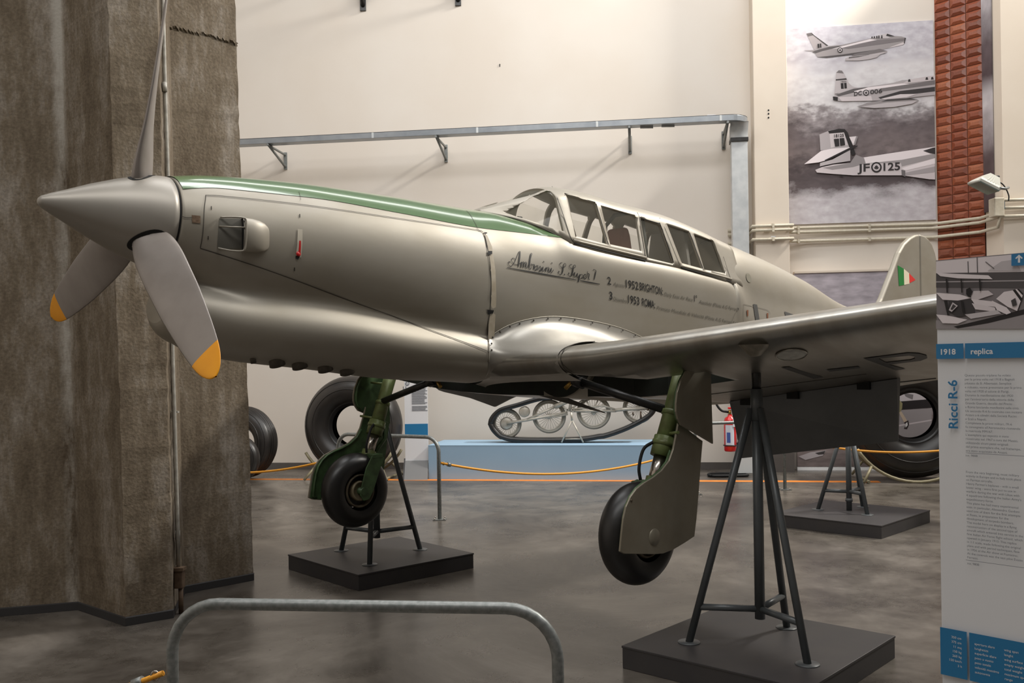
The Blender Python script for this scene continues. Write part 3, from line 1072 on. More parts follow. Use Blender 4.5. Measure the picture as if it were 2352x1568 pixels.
# ------------------------------------------------------------------ spinner and propeller
TIP = np.array([2.922, 0, 2.301])
AX = np.array([0.527, 0, 0.045])
AX /= np.linalg.norm(AX)
UPA = np.array([-AX[2], 0, AX[0]])
prof = [(0.0, 0.0), (0.012, -0.003), (0.024, -0.014), (0.045, -0.055), (0.07, -0.112), (0.114, -0.205), (0.157, -0.31), (0.19, -0.405), (0.206, -0.46), (0.213, -0.51), (0.214, -0.535), (0.205, -0.538)]
spin = G().rev(prof, TIP, AX, 64).build('spinner', M['spinner'], air)
G().rev([(0.200, -0.530), (0.207, -0.537), (0.209, -0.552)], TIP, AX, 64).build('spinner_gap', M['black'], spin)
HUB = TIP - AX * 0.424
bc = curve([0.10, 0.17, 0.22, 0.30, 0.45, 0.62, 0.80, 0.95, 1.05, 1.11, 1.135, 1.142], [0.11, 0.15, 0.18, 0.206, 0.224, 0.222, 0.20, 0.17, 0.135, 0.085, 0.04, 0.008])
bb = curve([0.1, 0.25, 0.45, 0.7, 1.14], [math.radians(52), math.radians(42), math.radians(29), math.radians(23.5), math.radians(20)])
bth = curve([0.1, 0.22, 0.45, 1.14], [0.09, 0.055, 0.03, 0.008])


def blade(theta, name):
    a = math.radians(theta)
    rad = math.sin(a) * np.array([0, 1.0, 0]) - math.cos(a) * UPA
    tan = math.cos(a) * np.array([0, 1.0, 0]) + math.sin(a) * UPA

    def ring(r):
        b_ = bb(r)
        ch = math.cos(b_) * tan - math.sin(b_) * AX
        th_ = np.cross(rad, ch)
        c, tt = bc(r), bth(r)
        out = []
        for k in range(20):
            q = 2 * math.pi * k / 20
            x, y = 0.5 * c * math.cos(q), 0.5 * tt * math.sin(q) * (1.0 - 0.35 * math.cos(q))
            out.append(HUB + rad * r + ch * (x + 0.012) + th_ * y)
        return out
    rs = list(np.linspace(0.12, 1.0, 26))
    o = G().grid([ring(r) for r in rs], closed=True).build(name, M['blade'], air)
    rs = list(np.linspace(1.0, 1.11, 6)) + [1.125, 1.135, 1.1405, 1.142]
    G().grid([ring(r) for r in rs], closed=True).build('yellow_tip', M['yellow'], o)
    # dark opening of the spinner around the blade root
    b_ = bb(0.2)
    ch = math.cos(b_) * tan - math.sin(b_) * AX
    V = []
    for k in range(28):
        q = 2 * math.pi * k / 28
        lo = ch * 0.088 * math.cos(q) + np.cross(rad, ch) * 0.05 * math.sin(q)
        along = float(np.dot(lo, AX))
        lat = lo - AX * along
        lat = lat - rad * np.dot(lat, rad)
        h = 0.424 - along
        R3 = np.interp(h, [0.205, 0.31, 0.405, 0.46, 0.51, 0.535], [0.114, 0.157, 0.19, 0.206, 0.213, 0.214])
        x = float(np.linalg.norm(lat))
        V.append(HUB + AX * along + lat + rad * (math.sqrt(max(R3 * R3 - x * x, 1e-4)) + 0.0025))
    V.append(sum(V) / 28 + rad * 0.008)
    G().add(V, [(k, (k + 1) % 28, 28) for k in range(28)]).build('blade_opening', M['black'], spin)
    return o


blade(50, 'propeller_blade')
blade(-70, 'propeller_blade')
blade(170, 'propeller_blade')


# ------------------------------------------------------------------ canopy
zsf = curve([0.46, 0.3, 0.1, 0.0, -0.1, -0.81, -1.2, -1.83, -2.12], [2.493, 2.462, 2.405, 2.365, 2.315, 2.255, 2.234, 2.165, 2.14])
ztf = curve([0.46, 0.15, -0.12, -0.2, -0.33, -0.75, -1.26, -1.6, -2.03, -2.12], [2.502, 2.615, 2.712, 2.722, 2.722, 2.692, 2.662, 2.612, 2.530, 2.515])


def can(t, z):
    zs, zt = zsf(t), ztf(t)
    v = min(max((z - zs) / max(zt - zs, 1e-4), 0.0), 1.0)
    w = hull(t, min(zs, zlim(t)[0] - 0.002)) + 0.006 if t > -1.85 else hull(-1.85, zsf(-1.85)) - (-1.85 - t) * 0.06
    g_ = 1.0 if v < 0.72 else math.sqrt(max(1 - ((v - 0.72) / 0.28) ** 2.2, 0.0))
    return max(w, 0.012) * (1 - 0.40 * v) * g_


def can_px(px, py, off=0.0):
    s_ = 0.25
    for _ in range(50):
        q = side(px, py, s_)
        s_ = 0.6 * s_ + 0.4 * (can(q[0], q[2]) + off)
    return np.array([q[0], s_, q[2]])


rows = []
for t in np.concatenate([np.linspace(0.455, -0.2, 34), np.linspace(-0.24, -2.09, 56)]):
    zs, zt = zsf(t), ztf(t)
    vv = [0.72 * k / 6 for k in range(7)] + [0.72 + 0.28 * math.sin(math.pi / 2 * k / 12) for k in range(1, 13)]
    L_ = [(t, can(t, zs + (zt - zs) * v), zs + (zt - zs) * v) for v in vv]
    rows.append(L_ + [(a, -b_, c_) for a, b_, c_ in L_[-2::-1]])
canopy = G().grid(rows).build('canopy_frame', M['silver'], air)
sol = canopy.modifiers.new('s', 'SOLIDIFY')
sol.thickness = 0.014
sol.offset = -1
wins = {
    'windscreen_side': [(1159, 487.6), (1192, 470), (1224.5, 451), (1255, 438), (1264.5, 440), (1274, 449), (1285, 490), (1295, 531), (1280.7, 528), (1233, 510.5), (1189, 498)],
    'hood_front': [(1297, 445), (1367.4, 465.5), (1394.6, 560.7), (1323, 542)],
    'hood_rear': [(1380, 472), (1456.7, 494), (1462, 500), (1473, 576), (1401.4, 560.7)],
    'fixed': [(1470.4, 499.5), (1509.6, 512), (1517, 517), (1548, 603), (1545, 605.7), (1485.5, 591.4)],
    'aft_front': [(1532, 515.5), (1583, 532.5), (1613, 617), (1566, 604)],
    'aft_rear': [(1593.6, 538), (1638, 553), (1666, 628), (1617.7, 619)]}
cutters = []
panes = []
for n_, poly in wins.items():
    P = [can_px(*p) for p in poly]
    co = G().prism([(p[0], 0.0, p[2]) for p in P], (0, 0.8, 0)).build('cut', M['silver'], air)
    cutters.append(co)
    z_ = min(p[2] for p in P)
    far = [(p[0], z_ + (p[2] - z_) * 1.16) for p in P]
    co = G().prism([(a, -0.8, c_) for a, c_ in far], (0, 0.78, 0)).build('cut', M['silver'], air)
    cutters.append(co)
    panes.append(P)
# flat front glass between the windscreen posts
fg = [(0.36, 0.035), (0.02, 0.125), (-0.06, 0.125), (-0.06, -0.125), (0.02, -0.125), (0.36, -0.035)]
co = G().prism([(t, s_, 2.4) for t, s_ in fg], (0, 0, 0.6)).build('cut', M['silver'], air)
cutters.append(co)
# fixed roof light above the middle bay
for c in cutters:
    bm_ = canopy.modifiers.new('b', 'BOOLEAN')
    bm_.object = c
    bm_.operation = 'DIFFERENCE'
    bm_.solver = 'EXACT'
dg = bpy.context.evaluated_depsgraph_get()
dg.update()
me = bpy.data.meshes.new_from_object(canopy.evaluated_get(dg))
canopy.modifiers.clear()
canopy.data = me
for c in cutters:
    bpy.data.objects.remove(c)
for P in panes:
    for sg in (1, -1):
        V = [(p[0], sg * (p[1] - 0.009), p[2]) for p in P]
        G().add(V, [tuple(range(len(V)))]).build('window_pane', M['glass'], canopy, fix=False)
rows = []
for k in range(9):
    t = 0.37 - 0.44 * k / 8
    w = np.interp(t, [-0.07, 0.02, 0.37], [0.13, 0.13, 0.032])
    zz = ztf(t) - 0.012
    rows.append([(t, w * q, zz - 0.014 * q * q) for q in (-1, -0.5, 0, 0.5, 1)])
G().grid(rows).build('windscreen_pane', M['glass'], canopy, fix=False)


def can_tube(pts, r, m, name, off=0.002):
    G().tube(smooth_path([can_px(x, y, off) for x, y in pts], 5), r, 6).build(name, M[m], canopy)


can_tube([(1268, 428), (1280, 455), (1296, 500), (1311, 545), (1318, 556)], 0.0016, 'black', 'frame_seam')
can_tube([(1464, 488), (1470, 505), (1476, 550), (1484, 596)], 0.0016, 'black', 'frame_seam')
can_tube([(1515, 500), (1530, 530), (1548, 575), (1563, 612)], 0.0012, 'seam', 'frame_seam')
can_tube([(1648, 549), (1662, 590), (1672, 622), (1680, 644)], 0.0012, 'seam', 'frame_seam')
can_tube([(1317, 552), (1400, 572), (1484, 592)], 0.009, 'silver', 'hood_rail', 0.004)
can_tube([(1562, 610), (1620, 625), (1680, 641)], 0.009, 'silver', 'hood_rail', 0.004)
can_tube([(1319, 559), (1400, 579), (1484, 599)], 0.004, 'black', 'rail_gap', 0.003)
can_tube([(1565, 615), (1620, 630), (1680, 647)], 0.004, 'black', 'rail_gap', 0.003)
can_tube([(1121, 491), (1170, 499), (1225, 516), (1270, 536), (1310, 559)], 0.003, 'seam', 'windscreen_sill', 0.001)
can_tube([(1297, 444), (1367, 464.5)], 0.003, 'black', 'window_gasket', 0.0)
can_tube([(1369, 468), (1397, 561)], 0.003, 'black', 'window_gasket', 0.0)
can_tube([(1584, 534), (1615, 618)], 0.003, 'black', 'window_gasket', 0.0)
can_tube([(1297, 447), (1323, 543)], 0.003, 'rust', 'window_gasket', 0.0)
can_tube([(1471, 500), (1510, 512.5), (1518, 519), (1547, 602)], 0.003, 'black', 'window_gasket', 0.0)

# things inside the cockpit
q = side(1420, 530, 0.0)
g = G()
hd = [(-0.07, 2.32), (0.07, 2.32), (0.055, 2.46), (0.03, 2.52), (-0.02, 2.52), (-0.045, 2.46)]
g.prism([(q[0] + a, -0.08, z) for a, z in hd], (0, 0.16, 0))
g.build('headrest', M['headrest'], air, bevel=0.02)
G().tube([(q[0] - 0.06, -0.2, 2.30), (q[0] - 0.06, -0.17, 2.56), (q[0] - 0.06, -0.08, 2.63), (q[0] - 0.06, 0.08, 2.63), (q[0] - 0.06, 0.17, 2.56), (q[0] - 0.06, 0.2, 2.30)], 0.016, 8).build('roll_bar', mat('cockpit_grey', (96, 98, 94), 0.6), air)
G().prism([(0.12, -0.14, 2.40), (0.12, 0.14, 2.40), (0.12, 0.1, 2.49), (0.12, -0.1, 2.49)], (0.03, 0, 0.0)).build('instrument_panel', mat('panel_dark', (60, 62, 60), 0.6), air)
G().prism([(-1.5, -0.20, 2.22), (-1.5, 0.20, 2.22), (-1.5, 0.15, 2.54), (-1.5, -0.15, 2.54)], (-0.03, 0, 0)).build('bulkhead', mat('bulkhead_grey', (128, 124, 118), 0.6), air)

# ------------------------------------------------------------------ wings
INC = math.radians(10.0)


def le(s_):
    zz = 1.650 + 0.105 * (s_ - 1.5)
    if s_ < 1.1:
        zz += 0.07 * (1.1 - s_) ** 1.5
    return 0.60 - 0.10 * (s_ - 0.35), zz


def chord(s_):
    c = 2.05 - 0.27 * (s_ - 0.35)
    if s_ > 3.7:
        c *= math.sqrt(max(1 - ((s_ - 3.7) / 0.86) ** 2, 0.001))
    return c


def foil(x):
    yt = 0.14 / 0.2 * (0.2969 * math.sqrt(max(x, 0)) - 0.126 * x - 0.3516 * x * x + 0.2843 * x ** 3 - 0.1036 * x ** 4)
    yc = 0.02 / 0.16 * (0.8 * x - x * x) if x < 0.4 else 0.02 / 0.36 * (0.2 + 0.8 * x - x * x)
    return yc + yt, yc - yt


def wing_pt(s_, x, upper):
    t0, z0 = le(s_)
    c0 = 2.05 - 0.27 * (s_ - 0.35)
    c = chord(s_)
    y = foil(x)[0 if upper else 1] * c
    d = (c0 - c) * 0.45 + x * c
    inc = INC - math.radians(2.2) * min(max((1.0 - s_) / 0.7, 0.0), 1.0)
    return np.array([t0 - d * math.cos(inc) + y * math.sin(inc), s_, z0 - d * math.sin(inc) + y * math.cos(inc)])


def projl(p):
    w = wld(*p)
    X, Y = w[0] / w[1] * F_PX, -(w[2] - CAM_H) / w[1] * F_PX
    return np.array([PCX + X * CR + Y * SR, PCY - X * SR + Y * CR])


def wing_px(px, py, off=0.003):
    """span and chord fraction of the wing's underside at a pixel"""
    v = np.array([1.6, 0.4])
    tgt = np.array([px, py], float)
    for _ in range(40):
        f0 = projl(wing_pt(v[0], v[1], False)) - tgt
        J = np.array([(projl(wing_pt(v[0] + 1e-3, v[1], False)) - tgt - f0) / 1e-3, (projl(wing_pt(v[0], v[1] + 1e-3, False)) - tgt - f0) / 1e-3]).T
        st = np.linalg.lstsq(J, -f0, rcond=None)[0]
        v = v + np.clip(st, -0.3, 0.3)
        v[1] = min(max(v[1], 0.02), 0.98)
        v[0] = min(max(v[0], 0.3), 4.2)
    p = wing_pt(v[0], v[1], False)
    return np.array([p[0], p[1], p[2] - off]), v


xs = [0.5 * (1 - math.cos(math.pi * k / 26)) for k in range(27)]
sp = list(np.linspace(0.2, 3.7, 30)) + [3.9, 4.1, 4.25, 4.38, 4.46, 4.52, 4.55]


def wing(sgn, name):
    rows = []
    for s_ in sp:
        r = [wing_pt(s_, x, True) for x in xs[::-1]] + [wing_pt(s_, x, False) for x in xs[1:-1]]
        rows.append([(p[0], sgn * p[1], p[2]) for p in r])
    g = G().grid(rows, closed=True)
    m = len(rows[0])
    g.f.append(tuple(range(m)))
    g.sm.append(False)
    g.f.append(tuple((len(rows) - 1) * m + k for k in range(m)))
    g.sm.append(False)
    w = g.build(name, M['silver2'], air)
    # wheel bay, cut up into the underside
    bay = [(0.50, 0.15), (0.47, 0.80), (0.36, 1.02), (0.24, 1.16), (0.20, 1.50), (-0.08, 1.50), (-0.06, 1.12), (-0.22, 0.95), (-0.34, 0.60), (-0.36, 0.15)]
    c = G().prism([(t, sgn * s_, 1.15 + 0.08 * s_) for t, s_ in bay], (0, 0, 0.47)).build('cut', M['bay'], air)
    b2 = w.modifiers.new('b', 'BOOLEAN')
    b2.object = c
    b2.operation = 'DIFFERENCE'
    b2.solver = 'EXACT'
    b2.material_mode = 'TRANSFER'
    dg = bpy.context.evaluated_depsgraph_get()
    dg.update()
    me = bpy.data.meshes.new_from_object(w.evaluated_get(dg))
    w.modifiers.clear()
    w.data = me
    bpy.data.objects.remove(c)
    return w


M['bay'] = mat('bay_shaded_green', (34, 40, 32), 0.7, 0.0, (22, 22, 20), 9, 0.8)  # green bay paint darkened to stand for the lack of light inside
wl = wing(1, 'wing')
wr = wing(-1, 'wing')
# the bay runs on through the belly
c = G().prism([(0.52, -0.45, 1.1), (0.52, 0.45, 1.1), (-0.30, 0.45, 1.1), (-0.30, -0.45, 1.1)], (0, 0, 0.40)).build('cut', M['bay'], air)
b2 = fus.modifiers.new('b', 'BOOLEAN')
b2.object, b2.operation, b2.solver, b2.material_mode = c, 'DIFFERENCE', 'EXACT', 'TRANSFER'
dg = bpy.context.evaluated_depsgraph_get()
dg.update()
me = bpy.data.meshes.new_from_object(fus.evaluated_get(dg))
fus.modifiers.clear()
fus.data = me
bpy.data.objects.remove(c)
# bits in the wheel bay
for sg in (1, -1):
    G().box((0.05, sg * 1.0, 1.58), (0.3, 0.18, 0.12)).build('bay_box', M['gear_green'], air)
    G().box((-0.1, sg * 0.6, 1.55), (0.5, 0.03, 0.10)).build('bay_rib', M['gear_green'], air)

# polished wing root fillets
hc = [(-0.95, 1.66), (-0.637, 1.76), (-0.374, 1.813), (-0.045, 1.848), (0.186, 1.852), (0.405, 1.82), (0.546, 1.765), (0.628, 1.69), (0.645, 1.62), (0.62, 1.55), (0.52, 1.475), (0.36, 1.43)]
wx = [(0.80, 1), (0.62, 1), (0.48, 1), (0.33, 1), (0.23, 1), (0.14, 1), (0.07, 1), (0.025, 1), (0.003, 1), (0.004, 0), (0.03, 0), (0.09, 0)]
hcs = smooth_path([(a, 0, b_) for a, b_ in hc], 4)
s1 = 0.80
wcs = smooth_path([wing_pt(s1, x, up_ == 1) for x, up_ in wx], 4)
for sg in (1, -1):
    rows = []
    for k in range(13):
        u = k / 12
        f_, q_ = 1 - (1 - u) ** 2.0, u ** 1.8
        r = []
        for a, b_ in zip(hcs, wcs):
            s0 = hull(a[0], a[2]) + 0.003
            r.append((a[0] + (b_[0] - a[0]) * f_, sg * (s0 + (s1 - s0) * q_), a[2] + (b_[2] + 0.004 * (1 if b_[2] > 1.6 else -1) - a[2]) * f_))
        rows.append(r)
    fil = G().grid(rows).build('wing_root_fillet', mat('polished_fillet', (176, 172, 164), 0.38, 0.6, (150, 146, 138), 4, 0.5, rvar=0.06), air)
    if sg == 1:
        for a in hcs[4:-14:2]:
            q = skin(a[0], a[2] - 0.012 if a[0] < 0.45 else a[2] - 0.004, 0.006)
            G().rev([(0.0, 0.004), (0.005, 0.003), (0.006, 0.0)], (q[0] - (0.012 if a[0] > 0.45 else 0), q[1] + 0.004, q[2]), (0, 1, 0), 8).build('rivet', M['seam'], fil)
        G().tube([skin(a[0], a[2], 0.004) for a in hcs[2:-10]], 0.0022, 5).build('fillet_edge', mat('edge_pale', (206, 200, 186), 0.4, 0.3), fil)
        # leading edge cuff joint
        cj = [wing_pt(0.82, x, True) + np.array([0, 0, 0.006]) for x in (0.16, 0.1, 0.05, 0.02, 0.0)] + [wing_pt(0.82 + 0.35 * x, x, False) - np.array([-0.004, 0, 0.004]) for x in (0.01, 0.03, 0.07, 0.11)]
        G().tube(smooth_path(cj, 4), 0.0025, 5).build('cuff_joint', M['seam'], fil)

# underside markings of the port wing: I - P
def wing_poly(px_poly, name, m, parent=wl, off=0.003):
    V = [wing_px(x, y, off)[0] for x, y in px_poly]
    return G().add(V, [tuple(range(len(V)))]).build(name, m, parent, fix=False)


wing_poly([(1794, 843), (1812, 841), (1892, 865), (1868, 868)], 'wing_letter', M['paint_black'])
wing_poly([(1898, 848), (1972, 840), (1976, 844), (1906, 852)], 'wing_letter', M['paint_black'])
outer = [(1983, 822), (2085, 809), (2110, 810), (2128, 815), (2130, 821), (2115, 827), (2042, 836), (2080, 846), (2058, 849)]
inner = [(2018, 822), (2088, 815), (2100, 817), (2102, 821), (2092, 825), (2035, 831)]
Vo = [wing_px(x, y)[0] for x, y in outer]
Vi = [wing_px(x, y)[0] for x, y in inner]
G().add(Vo + Vi, [(0, 1, 10, 9), (1, 2, 11, 10), (2, 3, 12, 11), (3, 4, 12), (4, 5, 13, 12), (5, 6, 14, 13), (6, 14, 9, 0), (6, 0, 8, 7)]).build('wing_letter', M['paint_black'], wl, fix=False)
# landing lamp, hinge line, panel lines
P = [wing_px(1818 + 36 * math.cos(a), 813 + 12.5 * math.sin(a) - 2.5 * math.cos(a), 0.004)[0] for a in np.linspace(0, 2 * math.pi, 25)[:-1]]
G().add(P, [tuple(range(24))]).build('landing_lamp', mat('lamp_lens', (118, 120, 116), 0.15, 0.3, (150, 152, 146), 30, 0.8), wl, fix=False)
G().tube(P + P[:1], 0.004, 5).build('lamp_ring', M['silver2'], wl)


def wing_line(a, b2, r=0.003, m='black', n=8):
    G().tube([wing_px(a[0] + (b2[0] - a[0]) * k / n, a[1] + (b2[1] - a[1]) * k / n, 0.001)[0] for k in range(n + 1)], r, 5).build('panel_seam', M[m], wl)


wing_line((2055, 878), (2150, 868))
wing_line((1632, 905), (1990, 858), 0.002, 'seam')
p, v = wing_px(1733, 797, 0.0)
STAND_TOP = p
G().rev([(0.0, -0.045), (0.028, -0.04), (0.05, -0.015), (0.075, 0.012)], p, (0, 0, 1), 20).build('jacking_pad', mat('worn_pad', (150, 142, 128), 0.5, 0.3, (96, 90, 80), 20, 0.7), wl)

# flaps
hin = [wing_px(1672, 926, 0.004)[0], wing_px(2060, 868, 0.004)[0]]
lo = [side(1704, 1052, hin[0][1]), side(2063, 1013, hin[1][1])]


def flap(sg, name):
    a, b2 = [np.array([p[0], sg * p[1], p[2]]) for p in hin]
    c, d = [np.array([p[0], sg * p[1], p[2]]) for p in lo]
    nrm = np.cross(b2 - a, c - a)
    nrm /= np.linalg.norm(nrm)
    g = G()
    rows = []
    for k in range(9):
        u = k / 8
        th_ = 0.045 * (1 - u) + 0.006
        p, q = a + (c - a) * u, b2 + (d - b2) * u
        rows.append([p, q, q + nrm * th_, p + nrm * th_])
    g.grid([rows[0], rows[-1]], smooth=False, closed=True)
    g.f.append((0, 1, 2, 3))
    g.f.append((4, 5, 6, 7))
    g.sm += [False, False]
    f = g.build(name, mat('flap_grey', (116, 118, 120), 0.5, 0.15, (100, 102, 104), 6, 0.5), air)
    for u in (0.12, 0.42, 0.83):
        p = a + (b2 - a) * u
        G().box(p + np.array([0.0, 0, -0.01]), (0.05, 0.07, 0.05)).build('hinge', M['black'], f)
    return f


flap(1, 'flap')
P = [stn(x, y, -0.86) for x, y in ((985, 878), (1008, 896), (1020, 900), (1080, 914), (1135, 934), (1170, 916), (1216, 896), (1216, 872))]
G().prism(P, (-0.02, 0, 0)).build('flap', MATS['flap_grey'], air)
# inner flap under the belly, seen edge-on
P = [np.array(side(x, y, s_)) for x, y, s_ in ((1205, 897, -0.42), (1290, 905, -0.30), (1300, 912, -0.28), (1388, 946, -0.16), (1372, 942, -0.22))]
G().prism(P, (0, 0.02, -0.012)).build('belly_flap', mat('belly_flap_grey', (96, 92, 86), 0.45, 0.3), air)

# ------------------------------------------------------------------ fin, rudder, tailplane
FO = [(-4.75, 2.02), (-4.92, 2.085), (-5.02, 2.17), (-5.121, 2.287), (-5.28, 2.47), (-5.436, 2.664), (-5.56, 2.765), (-5.705, 2.835), (-5.83, 2.875), (-5.93, 2.892)]
RO_ = [(-5.94, 2.894), (-6.06, 2.888), (-6.17, 2.86), (-6.259, 2.812), (-6.34, 2.72), (-6.40, 2.60), (-6.46, 2.40), (-6.47, 2.15), (-6.40, 1.95), (-6.30, 1.82), (-5.94, 1.80)]


def plate(poly, name, th_, thin, parent=air, m='silver'):
    o = G().prism([(p[0], -th_, p[1]) for p in poly], (0, 2 * th_, 0)).build(name, M[m], parent)
    bv = o.modifiers.new('bevel', 'BEVEL')
    bv.width, bv.segments, bv.limit_method, bv.angle_limit = 0.022, 4, 'ANGLE', math.radians(50)
    for p in o.data.polygons:
        p.use_smooth = False
    return o


fin = plate(FO + [(-5.93, 1.86), (-4.9, 1.80)], 'tail_fin', 0.032, 0.014)
rud = plate(RO_, 'rudder', 0.032, 0.014)
for poly, m in (([(2062, 609), (2076, 617), (2077, 654), (2065, 656.5)], 'flag_green'), ([(2076, 617), (2088, 627), (2089, 651.5), (2077, 654)], 'flag_white'), ([(2088, 627), (2103, 642.5), (2089, 650)], 'flag_red')):
    V = [side(x, y, 0.0345) for x, y in poly]
    G().add(V, [tuple(range(len(V)))]).build('flag_stripe', M[m], fin, fix=False)
for sg in (1, -1):
    poly = [(-5.0, 0.1), (-5.25, 0.9), (-5.4, 1.25), (-5.55, 1.36), (-5.72, 1.3), (-5.9, 1.0), (-5.95, 0.1)]
    rows = []
    for y, sh in ((0.0, 1.0), (0.02, 0.93), (0.028, 0.6)):
        rows.append([(-5.5 + (a + 5.5) * sh, sg * (0.1 + (b_ - 0.1) * sh), 1.84 + y) for a, b_ in poly])
    rows2 = [[(a, b_, 1.84 - (c_ - 1.84)) for a, b_, c_ in r] for r in rows]
    g = G().grid(rows[::-1] + rows2[1:], closed=True)
    g.f += [tuple(range(7)), tuple(len(g.v) - 7 + k for k in range(7))]
    g.sm += [True, True]
    g.build('tailplane', M['silver'], air)

# ------------------------------------------------------------------ main landing gear
def plate_px(poly, s_, dy, name, m, parent, sg=1, curvedepth=0.0, ref=None):
    P = []
    for x, y in poly:
        q = side(x, y, s_)
        P.append((q[0], sg * q[1], q[2]))
    return G().prism(P, (0, sg * dy, 0)).build(name, M[m] if isinstance(m, str) else m, parent, bevel=0.003)


WR, WW = 0.262, 0.088
tyre_prof = []
for k in range(25):
    a = -math.radians(118) + math.radians(236) * k / 24
    tyre_prof.append((WR - 0.085 + 0.085 * math.cos(a) ** (1 if math.cos(a) > 0 else 1), WW * math.sin(a)))
LOW = [(1556, 962), (1551, 990), (1543, 1030), (1533, 1058), (1516, 1080), (1496, 1096), (1476, 1108), (1458, 1122), (1444, 1141), (1434, 1163), (1428, 1190), (1424, 1225), (1420, 1266), (1430, 1271), (1500, 1272), (1520, 1270), (1541, 1262), (1570, 1245), (1591, 1231), (1596, 1190), (1601, 1130), (1606, 1060), (1610, 1012), (1600, 1005), (1575, 985)]
UPR = [(1584, 838), (1572, 852), (1560, 874), (1552, 900), (1549, 925), (1549, 945), (1553, 962), (1560, 976), (1590, 993), (1634, 1019), (1632, 960), (1630, 900), (1629, 838)]


def gear(sg):
    axl = np.array([0.47, sg * 1.265, 0.70])
    top_ = np.array([0.075, sg * 1.30, 1.62])
    bot_ = np.array([0.345, sg * 1.275, 0.94])
    root = air
    d = (bot_ - top_)
    L_ = np.linalg.norm(d)
    d = d / L_
    st = G().tube([top_, top_ + d * 0.30, top_ + d * 0.50], [0.046, 0.046, 0.05], 16)
    st.tube([top_ + d * 0.335, top_ + d * 0.36], 0.054, 16)
    st.tube([top_ + d * 0.48, top_ + d * 0.585], [0.06, 0.058], 16)
    o = st.build('gear_leg', M['gear_olive'], air)
    G().tube([top_ + d * 0.505, top_ + d * 0.53], 0.064, 16).build('leg_collar', M['gear_olive'], o)
    G().tube([top_ + d * 0.57, bot_ + d * 0.02], 0.038, 16).build('oleo_rod', M['chrome'], o)
    G().tube([bot_ - d * 0.03, bot_ + d * 0.05], 0.05, 14).build('oleo_foot', M['gear_olive'], o)
    # hose
    hs = smooth_path([top_ + d * 0.50 + np.array([0.05, -sg * 0.03, 0.0]), top_ + d * 0.53 + np.array([0.09, -sg * 0.06, -0.01]), top_ + d * 0.64 + np.array([0.085, -sg * 0.06, 0]), bot_ + np.array([0.05, -sg * 0.05, 0.02])], 6)
    G().tube(hs, 0.009, 8).build('brake_hose', M['black'], o)
    # side brace
    br = [top_ + d * 0.33 + np.array([0.02, -sg * 0.02, 0]), np.array([0.24, sg * 0.62, 1.475])]
    G().tube([br[0], br[1]], 0.024, 12).build('side_brace', M['dark_metal'], o)
    G().tube([br[1] + (br[0] - br[1]) * 0.02, br[1] + (br[0] - br[1]) * 0.12], 0.036, 12).build('brace_joint', M['dark_metal'], o)
    G().tube([br[1] + np.array([0, 0, 0.0]), br[1] + np.array([0.01, -sg * 0.05, -0.05])], 0.014, 8).build('brace_bolt', M['brass'], o)
    # fork: two arms round the wheel
    fk = G()
    for off in (-0.1, 0.1):
        c = [(0.02, 0.03), (0.055, 0.0), (0.07, -0.10), (0.055, -0.24), (0.04, -0.29), (0.0, -0.315), (-0.04, -0.29), (-0.05, -0.22), (-0.045, -0.08), (-0.05, 0.02)]
        ang = math.radians(24)
        P = []
        for x, z in c:
            X = x * math.cos(ang) - z * math.sin(ang)
            Z = x * math.sin(ang) + z * math.cos(ang)
            P.append((bot_[0] - 0.005 + X, axl[1] + off - 0.006, bot_[2] - 0.02 + Z))
        fk.prism(P, (0, 0.012, 0))
    fk.box((bot_[0] + 0.0, axl[1], bot_[2] - 0.005), (0.09, 0.215, 0.03))
    fo = fk.build('fork', M['gear_green'], o, bevel=0.004)
    G().tube([axl + np.array([0, -0.115, 0]), axl + np.array([0, 0.115, 0])], 0.026, 14).build('axle', M['gear_green'], fo)
    # wheel
    w = G().rev(tyre_prof, axl, (0, 1, 0), 56).build('tyre', M['rubber'], air)
    for y in (-1, 1):
        G().rev([(0.120, 0.060 * y), (0.113, 0.075 * y), (0.106, 0.072 * y), (0.100, 0.045 * y), (0.098, 0.03 * y)], axl, (0, 1, 0), 40).build('wheel_rim', M['rim'], w)
        G().rev([(0.099, 0.03 * y), (0.07, 0.028 * y), (0.0, 0.03 * y)], axl, (0, 1, 0), 40).build('wheel_disc', M['paint_black'], w)
        G().rev([(0.072, 0.028 * y), (0.07, 0.07 * y), (0.06, 0.075 * y), (0.05, 0.06 * y), (0.0, 0.06 * y)], axl, (0, 1, 0), 36).build('brake_drum', mat('drum_beige', (146, 134, 108), 0.5, 0.2, (96, 84, 62), 22, 0.6), w)
    G().rev([(0.0845 + 0.10, 0.0805), (0.0845 + 0.102, 0.0822), (0.0845 + 0.105, 0.0805)], axl, (0, 1, 0), 48).build('tyre_bead', M['rubber2'], w)
    # doors hang on the outboard side
    m = 'door_grey'
    dl = plate_px(LOW, 1.385, 0.012, 'leg_door', m, air, sg)
    du = plate_px(UPR, 1.425, 0.012, 'upper_leg_door', m, air, sg)
    q = side(1503, 1233, 1.397)
    G().rev([(0.0, 0.006), (0.04, 0.005), (0.043, 0.0)], (q[0], sg * 1.397, q[2]), (0, sg, 0), 26).build('door_boss', M[m], dl)
    q = side(1450, 1149, 1.397)
    G().rev([(0.0, 0.004), (0.007, 0.003), (0.008, 0.0)], (q[0], sg * 1.397, q[2]), (0, sg, 0), 12).build('door_screw', M['rim'], dl)
    # green inner faces with stiffener rims
    gi = [side(x, y, 1.38) for x, y in LOW]
    c = np.mean(np.array(gi), 0)
    V = [(c[0] + (p[0] - c[0]) * 0.985, sg * 1.381, c[2] + (p[2] - c[2]) * 0.985) for p in gi]
    G().prism(V, (0, sg * 0.003, 0)).build('door_lining', M['gear_green'], dl)
